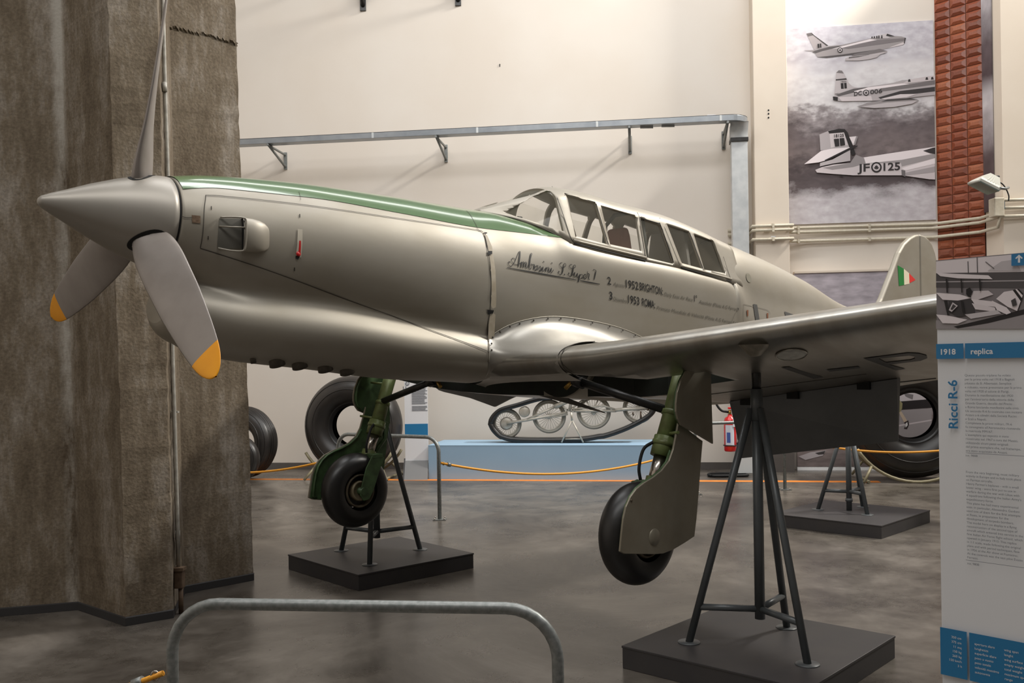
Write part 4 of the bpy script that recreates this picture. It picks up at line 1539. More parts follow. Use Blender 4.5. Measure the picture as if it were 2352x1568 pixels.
    G().tube([(c[0] + (v[0] - c[0]) * 0.95, sg * 1.374, c[2] + (v[2] - c[2]) * 0.97) for v in V[2:14]], 0.008, 6).build('door_flange', M['gear_green'], dl)
    gi = [side(x, y, 1.42) for x, y in UPR]
    c = np.mean(np.array(gi), 0)
    V = [(c[0] + (p[0] - c[0]) * 0.98, sg * 1.421, c[2] + (p[2] - c[2]) * 0.98) for p in gi]
    G().prism(V, (0, sg * 0.003, 0)).build('door_lining', M['gear_green'], du)
    G().tube([(c[0] + (v[0] - c[0]) * 0.93, sg * 1.414, c[2] + (v[2] - c[2]) * 0.96) for v in V[0:8]], 0.008, 6).build('door_flange', M['gear_green'], du)
    for z in (1.44, 1.20):
        u = (1.62 - z) / (1.62 - 0.955)
        p = top_ + (bot_ - top_) * u
        G().tube([p, (p[0] + 0.07, sg * 1.41, z + 0.01)], 0.009, 6).build('door_link', M['gear_olive'], o)
    # torque links behind the rod
    mid_ = top_ + d * 0.62 + np.array([-0.11, 0, 0])
    G().tube([top_ + d * 0.47 + np.array([-0.04, 0, 0]), mid_, bot_ + np.array([-0.04, 0, 0])], [0.018, 0.014, 0.018], 8).build('torque_link', M['gear_green'], o)
    return o


gear(1)
gear(-1)

# ================================================================== STANDS AND PLINTHS
HB = 0.117


def plinth(cx, cy, yaw, l1, l2, label):
    o = empty('display_plinth', (cx, cy, 0), math.radians(yaw))
    G().box((0, 0, (HB - 0.012) / 2), (l1 - 0.006, l2 - 0.006, HB - 0.012)).build('base_box', M['plinth'], o, bevel=0.003)
    G().box((0, 0, HB - 0.006), (l1, l2, 0.012)).build('top_board', M['plinth'], o, bevel=0.002)
    return tag(o, label, 'plinth', 'dark plinths under the aircraft stands')


plinth(1.2636, 4.8844, -42.1, 1.009, 1.044, 'dark grey square plinth nearest the camera, at the lower right')
plinth(-1.0414, 7.2899, -48.3, 1.009, 1.044, 'dark grey square plinth beneath the starboard wheel, left of centre')
plinth(3.1901, 8.9335, -44.4, 1.065, 1.108, 'dark grey square plinth under the tail, farthest from camera')


def stand(cx, cy, yaw, R, Rj, hj, ztop, label, hub_low=0.02, foot_pole=False, head=None):
    o = empty('jack_stand', (cx, cy, HB))
    slope = (R - Rj) / hj
    zap = (R - 0.028) / slope
    for k in range(3):
        a = math.radians(yaw + 120 * k)
        d = np.array([math.cos(a), math.sin(a), 0])
        G().tube([d * R, d * 0.030 + UP * zap], 0.0195, 14).build('leg', M['stand'], o)
        G().rev([(0.0, 0.006), (0.055, 0.006), (0.058, 0.003), (0.058, 0.0), (0.0, 0.0)], d * R, (0, 0, 1), 24).build('foot_plate', M['stand'], o)
        G().tube([d * Rj + UP * hj, d * 0.015 + UP * (hj - 0.005)], 0.0175, 12).build('brace', M['stand'], o)
    z0 = 0.0 if foot_pole else hj - 0.055
    top_ = np.array([0, 0, ztop - HB]) if head is None else np.array(head) - np.array([cx, cy, HB])
    G().tube([(0, 0, z0), (0, 0, zap * 0.98)], 0.026, 18).build('pole', M['stand'], o)
    G().tube([(0, 0, zap * 0.95), (0, 0, zap + 0.10)], 0.031, 18).build('pole_sleeve', M['stand'], o)
    G().tube([(0, 0, zap + 0.09), top_ - UP * 0.02], 0.024, 16).build('extension_rod', M['dark_metal'], o)
    if foot_pole:
        G().tube([(0, 0, hj - 0.10), (0, 0, hj - 0.07)], 0.034, 12).build('pole_clamp', M['stand'], o)
    return tag(o, label, 'jack stand', 'steel jack stands under the aircraft')


hd = wld(*STAND_TOP)
stand(1.2506, 4.8245, 172.5, 0.360, 0.309, 0.1855, hd[2] - 0.03, 'grey steel tripod stand under the near wing, in front at right', head=(1.2506 + 0.0, 4.8245, hd[2] - 0.03))
stand(-1.0611, 7.2506, 149.4, 0.360, 0.309, 0.1855, hd[2] - 0.005, 'grey steel tripod stand behind the starboard wheel, left of centre')
stand(3.2077, 9.0160, 164.1, 0.285, 0.228, 0.186, 1.55, 'grey steel tripod stand under the tail, behind the near stand', foot_pole=True)

# ================================================================== BARRIERS AND ROPES
def barrier(p, q, height, r, cr_, label, bolts=True):
    p, q = np.array([p[0], p[1], 0.0]), np.array([q[0], q[1], 0.0])
    o = empty('barrier', (p + q) / 2)
    c = (p + q) / 2
    d = (q - p) / np.linalg.norm(q - p)
    pts = [p, p + UP * (height - cr_)]
    pts += [p + d * cr_ * (1 - math.cos(a)) + UP * (height - cr_ + cr_ * math.sin(a)) for a in np.linspace(0.15, math.pi / 2, 8)]
    pts += [q - d * cr_ * (1 - math.cos(a)) + UP * (height - cr_ + cr_ * math.sin(a)) for a in np.linspace(math.pi / 2, 0.15, 8)]
    pts += [q + UP * (height - cr_), q]
    G().tube([x - c for x in pts], r, 14).build('hoop', M['galva'], o)
    for f in (p, q):
        pl = G().box(f - c + UP * 0.004, (0.13, 0.13, 0.008)).build('foot_plate', M['galva'], o)
        for sx in (-1, 1):
            for sy in (-1, 1):
                G().tube([f - c + np.array([0.048 * sx, 0.048 * sy, 0.006]), f - c + np.array([0.048 * sx, 0.048 * sy, 0.022])], 0.008, 6).build('bolt', M['chrome'], pl)
    return tag(o, label, 'barrier', 'galvanised hoop barriers')


def rope(a, b2, drop, label, r=0.011, ends=(1, 1)):
    a, b2 = np.array(a, float), np.array(b2, float)
    o = empty('barrier_rope', (a + b2) / 2)
    c = (a + b2) / 2
    P = sag(a, b2, drop, 28)
    G().tube([x - c for x in P], r, 8).build('cord', M['rope'], o)
    for k, i in ((0, 1), (1, -2)):
        if ends[k]:
            e0 = P[0] if k == 0 else P[-1]
            u = P[i] - e0
            u /= np.linalg.norm(u)
            G().tube([e0 + u * 0.075 - c, e0 + u * 0.11 - c], r * 1.9, 10).build('clamp', M['galva'], o)
            G().tube([e0 + u * 0.03 - c + np.array([0.012 * math.cos(t), 0, 0.016 * math.sin(t)]) for t in np.linspace(0, 2 * math.pi, 12)[:-1]], 0.004, 6, closed=True).build('eyelet', M['chrome'], o)
    return tag(o, label, 'rope', 'orange barrier ropes')


fl = at(396, 1500, 2.97)
fr = at(1281, 1500, 2.83)
barrier(fl, fr, 0.835, 0.0185, 0.155, 'galvanised tube hoop barrier in the foreground, cut off below')
rope((fl[0] - 0.03, fl[1], 0.615), (fl[0] - 1.6, fl[1] + 0.25, 0.60), 0.16, 'orange rope fixed to the foreground barrier at bottom left', 0.009)
G_e = at(384, 1545, 2.97)
b1r = flr(1010, 1193)
b1l = at(779, 1195, 10.25)
barrier(b1l, b1r, 0.835, 0.02, 0.15, 'galvanised tube hoop barrier left of the pale blue podium')
b2r = flr(1803, 1124)
b2l = at(1598, 1130, 11.08)
barrier(b2l, b2r, 0.83, 0.02, 0.15, 'galvanised tube hoop barrier behind the near stand and flap')
rope((b1r[0] + 0.02, b1r[1], 0.575), (b2l[0] - 0.02, b2l[1], 0.55), 0.20, 'orange rope hanging before the pale blue podium', 0.012)
b3 = at(2330, 1120, 11.3)
rope((b2r[0] + 0.02, b2r[1], 0.62), (b3[0], b3[1], 0.58), 0.17, 'orange rope hanging before the large tyre at right', 0.013)
rope((b1l[0] - 0.02, b1l[1], 0.575), (-4.35, 10.9, 0.55), 0.17, 'orange rope between concrete pillar and starboard wheel', 0.012)
barrier((b3[0] + 0.02, b3[1]), (b3[0] + 1.1, b3[1] - 0.3), 0.83, 0.02, 0.15, 'galvanised tube hoop barrier standing behind the info sign')

# ================================================================== BIG TYRES
def big_tyre(c, axis, R, r, w, label, hole, stuff=None, rib=0):
    c = np.array(c, float)
    o = empty('tyre_exhibit', (c[0], c[1], 0))
    cc = np.array([0, 0, c[2]])
    prof = []
    n = 36
    Rm = (R + hole) / 2
    hr = (R - hole) / 2
    for k in range(n + 1):
        a = -math.radians(158) + math.radians(316) * k / n
        prof.append((Rm + hr * math.cos(a), w / 2 * math.sin(a) * (1.0 if abs(math.sin(a)) < 0.98 else 0.995)))
    G().rev(prof, cc, axis, 64).build('carcass', M['rubber2'], o)
    for y in (-1, 1):
        G().rev([(hole * 1.0 - 0.01, y * w * 0.16), (hole + 0.02, y * w * 0.24), (hole + 0.05, y * w * 0.31), (hole + 0.055, y * w * 0.30)], cc, axis, 56).build('bead', M['rubber'], o)
    for rr_, y_ in ((hole + 0.30 * (R - hole), 0.40), (hole + 0.55 * (R - hole), 0.497), (hole + 0.82 * (R - hole), 0.385)):
        for y in (-1, 1):
            G().tube([cc + axis * (y * w * y_) + rr_ * (math.cos(a) * np.cross(axis, UP) + math.sin(a) * UP) for a in np.linspace(0, 2 * math.pi, 57)[:-1]], 0.008, 6, closed=True).build('sidewall_ring', M['rubber2'], o)
    for k in range(rib):
        y = (k - (rib - 1) / 2) * w * 0.1
        rr = Rm + hr * math.sqrt(1 - (y / (w / 2)) ** 2)
        G().rev([(rr - 0.004, y - 0.012), (rr + 0.004, y - 0.009), (rr + 0.004, y + 0.009), (rr - 0.004, y + 0.012)], cc, axis, 64).build('tread_rib', M['rubber2'], o)
    return tag(o, label, 'tyre')


def cradle(c, axis, R, label, w=0.45):
    """two tube bows under the tyre with splayed feet"""
    c = np.array(c, float)
    ax = np.array(axis, float) / np.linalg.norm(axis)
    sd = np.cross(ax, UP)
    o = empty('tyre_cradle', (c[0], c[1], 0))
    cc = np.array([0, 0, c[2]])
    for y in (-1, 1):
        g = [cc + ax * y * w * 0.5 + (R + 0.0) * (math.sin(a) * sd - math.cos(a) * UP) for a in np.linspace(-1.05, 1.05, 20)]
        up_ = g[0] + (g[0] - g[1]) * 1.2
        G().tube(g, 0.02, 10).build('bow', M['cradle'], o)
        for k in (3, 16):
            p = g[k]
            f = np.array([p[0], p[1], 0]) + ax * y * 0.14 + sd * (0.12 if k == 3 else -0.12) * -1
            f[2] = 0.02
            G().tube([p, f], 0.018, 8).build('leg', M['cradle'], o)
    for k in (-1, 1):
        G().tube([ax * w * 0.64 + sd * k * R * 0.72 + UP * 0.02, -ax * w * 0.64 + sd * k * R * 0.72 + UP * 0.02], 0.018, 8).build('floor_bar', M['cradle'], o)
    return tag(o, label, 'tyre cradle', 'tube cradles for tyres')


def axis_to(c, turn):
    v = np.array([-c[0], -c[1], 0.0])
    v /= np.linalg.norm(v)
    a = math.radians(turn)
    return np.array([v[0] * math.cos(a) - v[1] * math.sin(a), v[0] * math.sin(a) + v[1] * math.cos(a), 0])


c = at(812, 968, 13.15)
big_tyre((c[0], c[1], 0.74), axis_to(c, -20), 0.70, 0, 0.50, 'huge black aircraft tyre seen behind the starboard landing gear', 0.29)
cradle((c[0], c[1], 0.74), axis_to(c, -20), 0.715, 'beige tube cradle holding the tyre behind the starboard gear')
c = at(562, 1000, 13.4)
big_tyre((c[0], c[1], 0.515), axis_to(c, -38), 0.505, 0, 0.36, 'black grooved tyre leaning half hidden by the concrete pillar', 0.22, rib=5)
c = at(545, 1010, 12.9)
big_tyre((c[0], c[1], 0.33), axis_to(c, -30), 0.325, 0, 0.2, 'small dark tyre at the very edge of the concrete pillar', 0.14)
c = at(2092, 958, 12.05)
big_tyre((c[0], c[1], 0.83), axis_to(c, 12), 0.80, 0, 0.55, 'huge black aircraft tyre standing at right beside the info sign', 0.30)
cradle((c[0], c[1], 0.83), axis_to(c, 12), 0.815, 'beige tube cradle holding the tyre beside the info sign', 0.62)

# ================================================================== PALE BLUE PODIUM WITH CRAWLER TRACK
q0 = flr(985, 1100)
PD = np.array([0.9855, -0.170, 0])
PN = np.array([0.170, 0.9855, 0])
PH = 0.466
pod = empty('podium', q0 + PD * 1.6 + PN * 0.45)
inv = q0 + PD * 1.6 + PN * 0.45
rt = np.stack([PD, PN, UP], 1)
G().box(PD * 0 + UP * (PH / 2 - 0.006), (3.2, 0.9, PH - 0.012), rt).build('body', M['blue_light'], pod)
G().box(UP * (PH - 0.006), (3.204, 0.904, 0.012), rt).build('top_board', M['blue_light'], pod)
tag(pod, 'long pale blue display podium by the back wall', 'podium')

bo = q0 + PN * 0.45
bog = empty('crawler_track_unit', bo + PD * 1.3 + UP * PH)
binv = bo + PD * 1.3 + UP * PH


def bpx(x, y, off=0.0):
    return onplane(x, y, bo - PN * off, PN) - binv


def cpx(x, y):
    return (1090 + x / 5.227, 910 + y / 5.227)


loop = [(180, 330), (195, 260), (250, 185), (340, 125), (520, 75), (720, 15), (900, -18), (1200, -30), (1600, -30), (1950, -10), (2090, 15), (2160, 60), (2185, 130), (2170, 190), (2110, 255), (2000, 325), (1800, 420), (1560, 500), (1300, 545), (1000, 556), (700, 556), (520, 550), (400, 535), (300, 490), (220, 410)]
lp = [bpx(*cpx(*p)) for p in loop]
zmin = min(p[2] for p in lp)
lp = [p + UP * max(0.0, 0.0) for p in lp]
lp2 = smooth_path(lp + [lp[0]], 4)[:-1]
cen = np.mean(np.array(lp2), 0)
rows = []
for i, p in enumerate(lp2):
    d = lp2[(i + 1) % len(lp2)] - lp2[i - 1]
    d /= np.linalg.norm(d)
    n = np.cross(d, PN)
    if np.dot(n, cen - p) > 0:
        n = -n
    p = p + UP * (0.004 - zmin if p[2] < 0.05 else 0)
    rows.append([p - PN * 0.12, p + PN * 0.12, p + PN * 0.12 - n * 0.06, p + PN * 0.05 - n * 0.066, p - PN * 0.05 - n * 0.066, p - PN * 0.12 - n * 0.06])
rows.append(rows[0])
G().grid(rows, closed=True).build('rubber_track', M['rubber'], bog)
for (cx, cy, r) in ((385, 325, 180), (895, 240, 200), (1430, 190, 200), (1965, 140, 180)):
    c = bpx(*cpx(cx, cy))
    R = r / 5.227 / F_PX * 13.2
    tr = arc(c, R - 0.018, 0, 2 * math.pi, 37, PD, UP)[:-1]
    w = G().tube(tr, 0.022, 8, closed=True).build('wheel_tyre', mat('grey_wheel_tyre', (150, 146, 136), 0.6), bog)
    G().tube(arc(c, R - 0.047, 0, 2 * math.pi, 37, PD, UP)[:-1], 0.011, 6, closed=True).build('rim', M['bogie'], w)
    hub = 0.09 if cx == 385 else 0.035
    G().rev([(0.0, -0.045), (hub * 0.8, -0.045), (hub, -0.03), (hub, 0.03), (0.0, 0.045)], c, PN, 24).build('hub', M['bogie'], w)
    sp_ = G()
    for k in range(26):
        a = 2 * math.pi * k / 26
        sp_.tube([c + hub * 0.9 * (math.cos(a + 0.3) * PD + math.sin(a + 0.3) * UP) - PN * (0.02 if k % 2 else -0.02), c + (R - 0.05) * (math.cos(a) * PD + math.sin(a) * UP)], 0.0026, 4)
    sp_.build('spokes', M['bogie'], w)


def bar(pts, r=0.014, name='frame_bar', off=0.06, m='bogie'):
    G().tube([bpx(*cpx(*p), off) for p in pts], r, 8).build(name, M[m], bog)


bar([(385, 325), (620, 285), (1115, 195)], 0.02)
bar([(620, 285), (960, 125)], 0.018)
bar([(960, 125), (1060, 80), (1150, 40)], 0.035, 'damper')
bar([(620, 285), (950, 215)], 0.012)
bar([(1060, 120), (1130, 170)], 0.014)
bar([(1130, -20), (1160, 60), (1140, 180)], 0.022)
bar([(1150, 160), (1290, 50)], 0.014)
bar([(1150, 175), (1700, 175)], 0.018)
bar([(1150, 160), (1540, 110), (1700, 160)], 0.014)
bar([(1350, 60), (1400, 160)], 0.010)
bar([(1480, 50), (1420, 160)], 0.010)
bar([(1690, 165), (1800, 155), (2080, 140)], 0.024, 'axle_arm')
bar([(640, 275), (1000, 240), (1120, 215)], 0.012)
bar([(2070, 100), (2080, 140), (2085, 170)], 0.016, 'adjuster', m='rust')
bar([(1900, 190), (1905, 230)], 0.010, 'drop_link', m='rust')
bar([(1995, 180), (1997, 270)], 0.010, 'drop_link', m='rust')
c = bpx(*cpx(600, 185), 0.05)
G().rev([(0, -0.05), (0.06, -0.05), (0.075, -0.04), (0.075, 0.04), (0, 0.05)], c, PN, 24).build('drum', M['bogie'], bog)
for x in (1115, 1180):
    c = bpx(*cpx(x, 165), 0.085)
    G().tube(arc(c, 0.018, 0, 2 * math.pi, 17, PD, UP)[:-1], 0.007, 6, closed=True).build('pivot_eye', M['bogie'], bog)
# its trestle
bar([(1160, 190), (1170, 290)], 0.014, 'trestle_post', 0.15)
for x in (1045, 1305):
    p, f = bpx(*cpx(1170, 285), 0.15), bpx(*cpx(x, 570), 0.15)
    f[2] = 0.012
    G().tube([p, f], 0.011, 8).build('trestle_leg', M['bogie'], bog)
bar([(1090, 512), (1275, 510)], 0.008, 'trestle_bar', 0.15)
tag(bog, 'crawler track unit of spoked wheels inside a black rubber band', 'track unit')

# ================================================================== INFO PANEL BY THE WALL, EXTINGUISHER
pa, pb_ = at(932, 1096, 13.05), at(985, 1096, 13.05)
ctr = (pa + pb_) / 2
ctr[2] = 0
ip = empty('information_stand', ctr)
w = abs(pb_[0] - pa[0])
G().box((0, 0, 1.1), (w, 0.03, 1.72)).build('board', M['white'], ip)
z0 = at(960, 1002, 13.03)[2]
z1 = at(960, 973, 13.03)[2]
G().box((0, -0.018, (z0 + z1) / 2), (w, 0.004, z1 - z0)).build('blue_band', M['blue'], ip)
G().prism([(-w / 2, -0.03, 0.25), (w / 2, -0.03, 0.25), (w / 2, -0.2, 0.0), (-w / 2, -0.2, 0.0)], (0, 0.02, 0)).build('foot_front', mat('foot_grey', (112, 112, 112), 0.5), ip)
G().prism([(-w / 2 - 0.02, 0.0, 0.28), (-w / 2 - 0.02, 0.3, 0.0), (-w / 2 - 0.02, -0.2, 0.0)], (0.02, 0, 0)).build('foot_side', mat('foot_dark', (58, 56, 56), 0.6), ip)
g = G()
for k in range(20):
    z = at(960, 892 + k * 2.5 + (3 if k > 14 else 0), 13.03)[2]
    ww = w * random.uniform(0.55, 0.68)
    g.box((-w * 0.18 + ww / 2, -0.0175, z), (ww, 0.002, 0.006))
g.build('text_lines', M['text_grey'], ip)
v, f = text_mesh('Ferr')
if len(v):
    G().add([(-w * 0.28 - y * 0.13, -0.019, 1.22 + x * 0.13) for x, y in v], f).build('panel_title', M['text_grey'], ip, fix=False)
tag(ip, 'tall white info panel with blue band left of the podium', 'info panel')

ec = at(1677, 1000, 12.75)
ex = empty('fire_extinguisher', (ec[0], ec[1], at(1677, 1036, 12.75)[2]))
G().rev([(0.0, 0.0), (0.07, 0.0), (0.082, 0.015), (0.082, 0.40), (0.07, 0.45), (0.03, 0.475), (0.028, 0.50)], (0, 0, 0), (0, 0, 1), 28).build('cylinder', M['ext_red'], ex)
for a0, a1, z0, z1, m in ((-2.6, -1.1, 0.09, 0.36, 'ext_label'), (-2.35, -1.75, 0.12, 0.26, 'ext_blue')):
    rr = 0.0835 if m == 'ext_label' else 0.0842
    G().grid([[(rr * math.cos(a), rr * math.sin(a), z) for a in np.linspace(a0, a1, 12)] for z in (z0, z1)]).build('label_print', M[m], ex, fix=False)
G().tube([(0, 0, 0.49), (0, 0, 0.56)], 0.02, 10).build('valve', M['brass'], ex)
G().box((0.02, -0.02, 0.585), (0.10, 0.03, 0.025)).build('handle', M['ext_red'], ex, bevel=0.004)
G().tube(smooth_path([(-0.02, 0, 0.53), (-0.12, 0, 0.56), (-0.19, 0, 0.68), (-0.16, 0, 0.84), (-0.02, 0.02, 0.9)], 6), 0.016, 8).build('hose', M['black'], ex)
G().box((0.06, -0.085, 0.40), (0.08, 0.004, 0.13)).build('inspection_tag', M['white'], ex)
tag(ex, 'red fire extinguisher with hose beside the near stand', 'fire extinguisher')
es = empty('extinguisher_stand', (ec[0] + 0.17, ec[1] + 0.02, 0))
G().tube(smooth_path([(-0.44, -0.1, 0.02), (-0.46, 0.0, 0.02), (-0.40, 0.1, 0.02), (0.0, 0.12, 0.02), (0.04, 0.0, 0.02), (0.0, -0.12, 0.02), (-0.38, -0.12, 0.02), (-0.44, -0.1, 0.02)], 5), 0.02, 8).build('foot_loop', M['black'], es)
G().box((0.03, 0.0, 0.8), (0.20, 0.05, 1.52)).build('back_board', mat('board_pale', (196, 200, 200), 0.5), es)
G().tube([(-0.17, 0.01, 0.44), (-0.02, 0.01, 0.44)], 0.014, 8).build('shelf_arm', M['dark_metal'], es)
G().tube(arc((-0.17, -0.02, 0.42), 0.088, 0, 2 * math.pi, 21, (1, 0, 0), (0, 1, 0))[:-1], 0.008, 6, closed=True).build('holder_ring', M['dark_metal'], es)
tag(es, 'pale extinguisher stand on a black tube foot', 'extinguisher stand')

# ================================================================== CONDUITS, FLOODLIGHT, SWITCH
def plan_run(off):
    a = wp(pil_u0 - 0.35, 0, off)
    pts = [a, wp(pil_u0 - off, 0, off), wp(pil_u0 - off, 0, 0.37 + off), wp(pil_u1 + off, 0, 0.37 + off), wp(pil_u1 + off, 0, off + 0.06)]
    A2 = A_ + ABn * off - WD * 0.05
    pts += [wp(wu(1850, 500)[0], 0, off + 0.02), A2, A_ + ABn * (off + 0.02) + ABd * 0.1, B_ + ABn * (off + 0.02) - ABd * 0.05, B_ + np.array([-off - 0.03, -0.02, 0]), C_ + np.array([-off - 0.03, 0.0, 0])]
    return pts


def conduit(z, zr, label, clips=True):
    o = empty('wall_conduit', wp(pil_u1, z, 0.4))
    iv = wp(pil_u1, z, 0.4)
    P = [p + UP * z for p in plan_run(0.045)]
    last = C_ + np.array([-0.07, -0.06, zr])
    P += [C_ + np.array([-0.075, -0.03, (z + zr) / 2]), last, C_ + WD * 0.25 - WN * 0.05 + UP * zr, C_ + WD * 2.5 - WN * 0.05 + UP * zr]
    G().tube([p - iv for p in P], 0.022, 8).build('pipe', M['pipe'], o)
    for k in (3, 5, 6):
        p = (P[k] + P[k - 1]) / 2
        G().box(p - iv, (0.03, 0.06, 0.055)).build('clip', M['pipe'], o)
    return tag(o, label, 'conduit', 'cream conduits along the wall')


zA = onplane(1980, 519, wp(0, 0, 0.06), WN)[2]
zB = onplane(1980, 527, wp(0, 0, 0.06), WN)[2]
zC = onplane(1980, 549.5, wp(0, 0, 0.06), WN)[2]
conduit(zA, zA + 0.15, 'uppermost of three cream conduits below the aerial photo mural')
conduit(zB - 0.01, zB + 0.1, 'middle one of three cream conduits below the aerial photo mural')
conduit(zC, zC + 0.13, 'lowest of three cream conduits, below the white wall switch')

jb = C_ + np.array([-0.10, -0.02, zA + 0.06])
o = empty('junction_box', jb - UP * 0.1)
G().box((0, 0, 0.1), (0.13, 0.16, 0.24)).build('box', M['pipe'], o, bevel=0.01)
G().box((0.06, -0.05, 0.12), (0.02, 0.05, 0.1)).build('cable_gland', mat('gland_blue', (30, 70, 96), 0.5), o)
tag(o, 'cream junction box beneath the wall floodlight', 'junction box')

fc = at(2262, 426, 12.0)
o = empty('floodlight', fc)
g = G()
fa = np.stack([np.array([0.88, 0.1, -0.42]), np.array([-0.1, 0.99, 0.0]), np.array([0.42, 0.04, 0.9])], 1)
rows = []
for (hx, hy, hz) in ((0.15, 0.13, -0.03), (0.155, 0.135, 0.0), (0.14, 0.12, 0.03), (0.07, 0.09, 0.14), (0.03, 0.06, 0.15)):
    rows.append([fa @ np.array([sx * hx + (0.03 if hz > 0.1 else 0), sy * hy, hz]) for sx, sy in ((-1, -1), (1, -1), (1, 1), (-1, 1))])
g.grid(rows, smooth=False, closed=True)
g.f.append(tuple(len(rows) * 4 - 4 + k for k in range(4)))
g.sm.append(False)
g.build('housing', M['lamp_grey'], o)
for k in range(4):
    x = -0.06 + 0.04 * k
    G().prism([fa @ np.array([x, -0.125, 0.03]), fa @ np.array([x + 0.008, -0.125, 0.03]), fa @ np.array([x * 0.5 + 0.04, -0.09, 0.14]), fa @ np.array([x * 0.5 + 0.032, -0.09, 0.14])], fa @ np.array([0, 0.03, 0.0])).build('cooling_fin', M['lamp_grey'], o)
G().box(fa @ np.array([0, 0, -0.034]), (0.29, 0.25, 0.012), fa).build('front_glass', M['lamp_glass'], o)
G().tube([fa @ np.array([-0.15, -0.12, -0.02]), fa @ np.array([-0.155, 0.12, -0.02])], 0.018, 8).build('glass_clip', M['lamp_grey'], o)
G().tube([fa @ np.array([0.13, -0.13, 0.0]), np.array([0.22, -0.08, -0.06]), np.array([0.30, 0.0, -0.03])], 0.018, 6).build('bracket', M['galva'], o)
G().box((0.12, -0.03, 0.075), (0.08, 0.08, 0.08)).build('ballast', M['black'], o, bevel=0.01)
G().tube(smooth_path([(0.14, -0.02, 0.06), (0.24, 0.0, 0.0), (0.30, 0.0, -0.12), (0.30, 0.0, -0.2)], 5), 0.008, 6).build('lead', M['black'], o)
tag(o, 'grey floodlight on an arm beside the tiled column', 'floodlight')

u, z = wu(1776, 548, 0.38)
o = empty('wall_switch', wp(u, z, 0.372))
G().box((0, -0.008, 0), (0.065, 0.02, 0.075)).build('cover', M['white'], o, bevel=0.008)
G().box((0, -0.02, 0.0), (0.022, 0.006, 0.04)).build('rocker', M['pipe'], o)
tag(o, 'small white switch on the pilaster between the conduits', 'switch')
for px, py in ((1765, 253), (1765, 261), (1765, 270)):
    u, z = wu(px, py, 0.372)
    G().rev([(0, 0.003), (0.012, 0.003), (0.012, 0)], wp(u, z, 0.371), -WN, 10).build('screw_hole', M['black'], bpy.data.objects['trim_1'])
u, z = wu(1148, 150, 0.0)
G().box(wp(u, z, 0.003), (0.012, 0.006, 0.04)).build('wall_nail', M['black'], bpy.data.objects['wall_back'])
g = G()
g.tube([wp(pil_u0 - 0.12, 3.3, 0.06), wp(pil_u0 - 0.12, 0.05, 0.06)], 0.045, 10)
tag(g.build('drain_pipe', M['pipe_grey']), 'dark upright pipe in the corner beside the zinc duct', 'pipe')

# ================================================================== PHOTO MURALS (flat prints)
def tone(k):
    return mat('print_%d' % k, (min(255, int(k * 1.01) + 2), int(k * 0.975), int(k * 0.985)), 0.55, spec=0.3)


def cloud_print(name, stops, nscale, stretch, amp, zr):
    m = bpy.data.materials.new(name)
    m.use_nodes = True
    nt = m.node_tree
    b = nt.nodes['Principled BSDF']
    b.inputs['Roughness'].default_value = 0.5
    b.inputs['Specular IOR Level'].default_value = 0.3
    tc = nt.nodes.new('ShaderNodeTexCoord')
    mp = nt.nodes.new('ShaderNodeMapping')
    mp.inputs['Scale'].default_value = stretch
    nt.links.new(tc.outputs['Object'], mp.inputs[0])
    nz = nt.nodes.new('ShaderNodeTexNoise')
    nz.inputs['Scale'].default_value = nscale
    nz.inputs['Detail'].default_value = 8
    nz.inputs['Roughness'].default_value = 0.62
    nt.links.new(mp.outputs[0], nz.inputs['Vector'])
    sx = nt.nodes.new('ShaderNodeSeparateXYZ')
    nt.links.new(tc.outputs['Object'], sx.inputs[0])
    mr = nt.nodes.new('ShaderNodeMapRange')
    mr.inputs[1].default_value, mr.inputs[2].default_value = zr
    nt.links.new(sx.outputs[2], mr.inputs[0])
    ma = nt.nodes.new('ShaderNodeMath')
    ma.operation = 'MULTIPLY_ADD'
    ma.inputs[1].default_value = amp
    nt.links.new(nz.outputs[0], ma.inputs[0])
    sb = nt.nodes.new('ShaderNodeMath')
    sb.operation = 'SUBTRACT'
    sb.inputs[1].default_value = amp * 0.5
    nt.links.new(mr.outputs[0], sb.inputs[0])
    nt.links.new(sb.outputs[0], ma.inputs[2])
    cr_ = nt.nodes.new('ShaderNodeValToRGB')
    el = cr_.color_ramp.elements
    el[0].position, el[0].color = stops[0][0], lin(stops[0][1])
    el[1].position, el[1].color = stops[-1][0], lin(stops[-1][1])
    for p, c in stops[1:-1]:
        k = el.new(p)
        k.color = lin(c)
    nt.links.new(ma.outputs[0], cr_.inputs[0])
    n2 = nt.nodes.new('ShaderNodeTexNoise')
    n2.inputs['Scale'].default_value = nscale * 4
    n2.inputs['Detail'].default_value = 6
    nt.links.new(mp.outputs[0], n2.inputs['Vector'])
    mx = nt.nodes.new('ShaderNodeMix')
    mx.data_type = 'RGBA'
    mx.blend_type = 'OVERLAY'
    mx.inputs[0].default_value = 0.55
    nt.links.new(cr_.outputs[0], mx.inputs[6])
    nt.links.new(n2.outputs[0], mx.inputs[7])
    nt.links.new(mx.outputs[2], b.inputs['Base Color'])
    return m


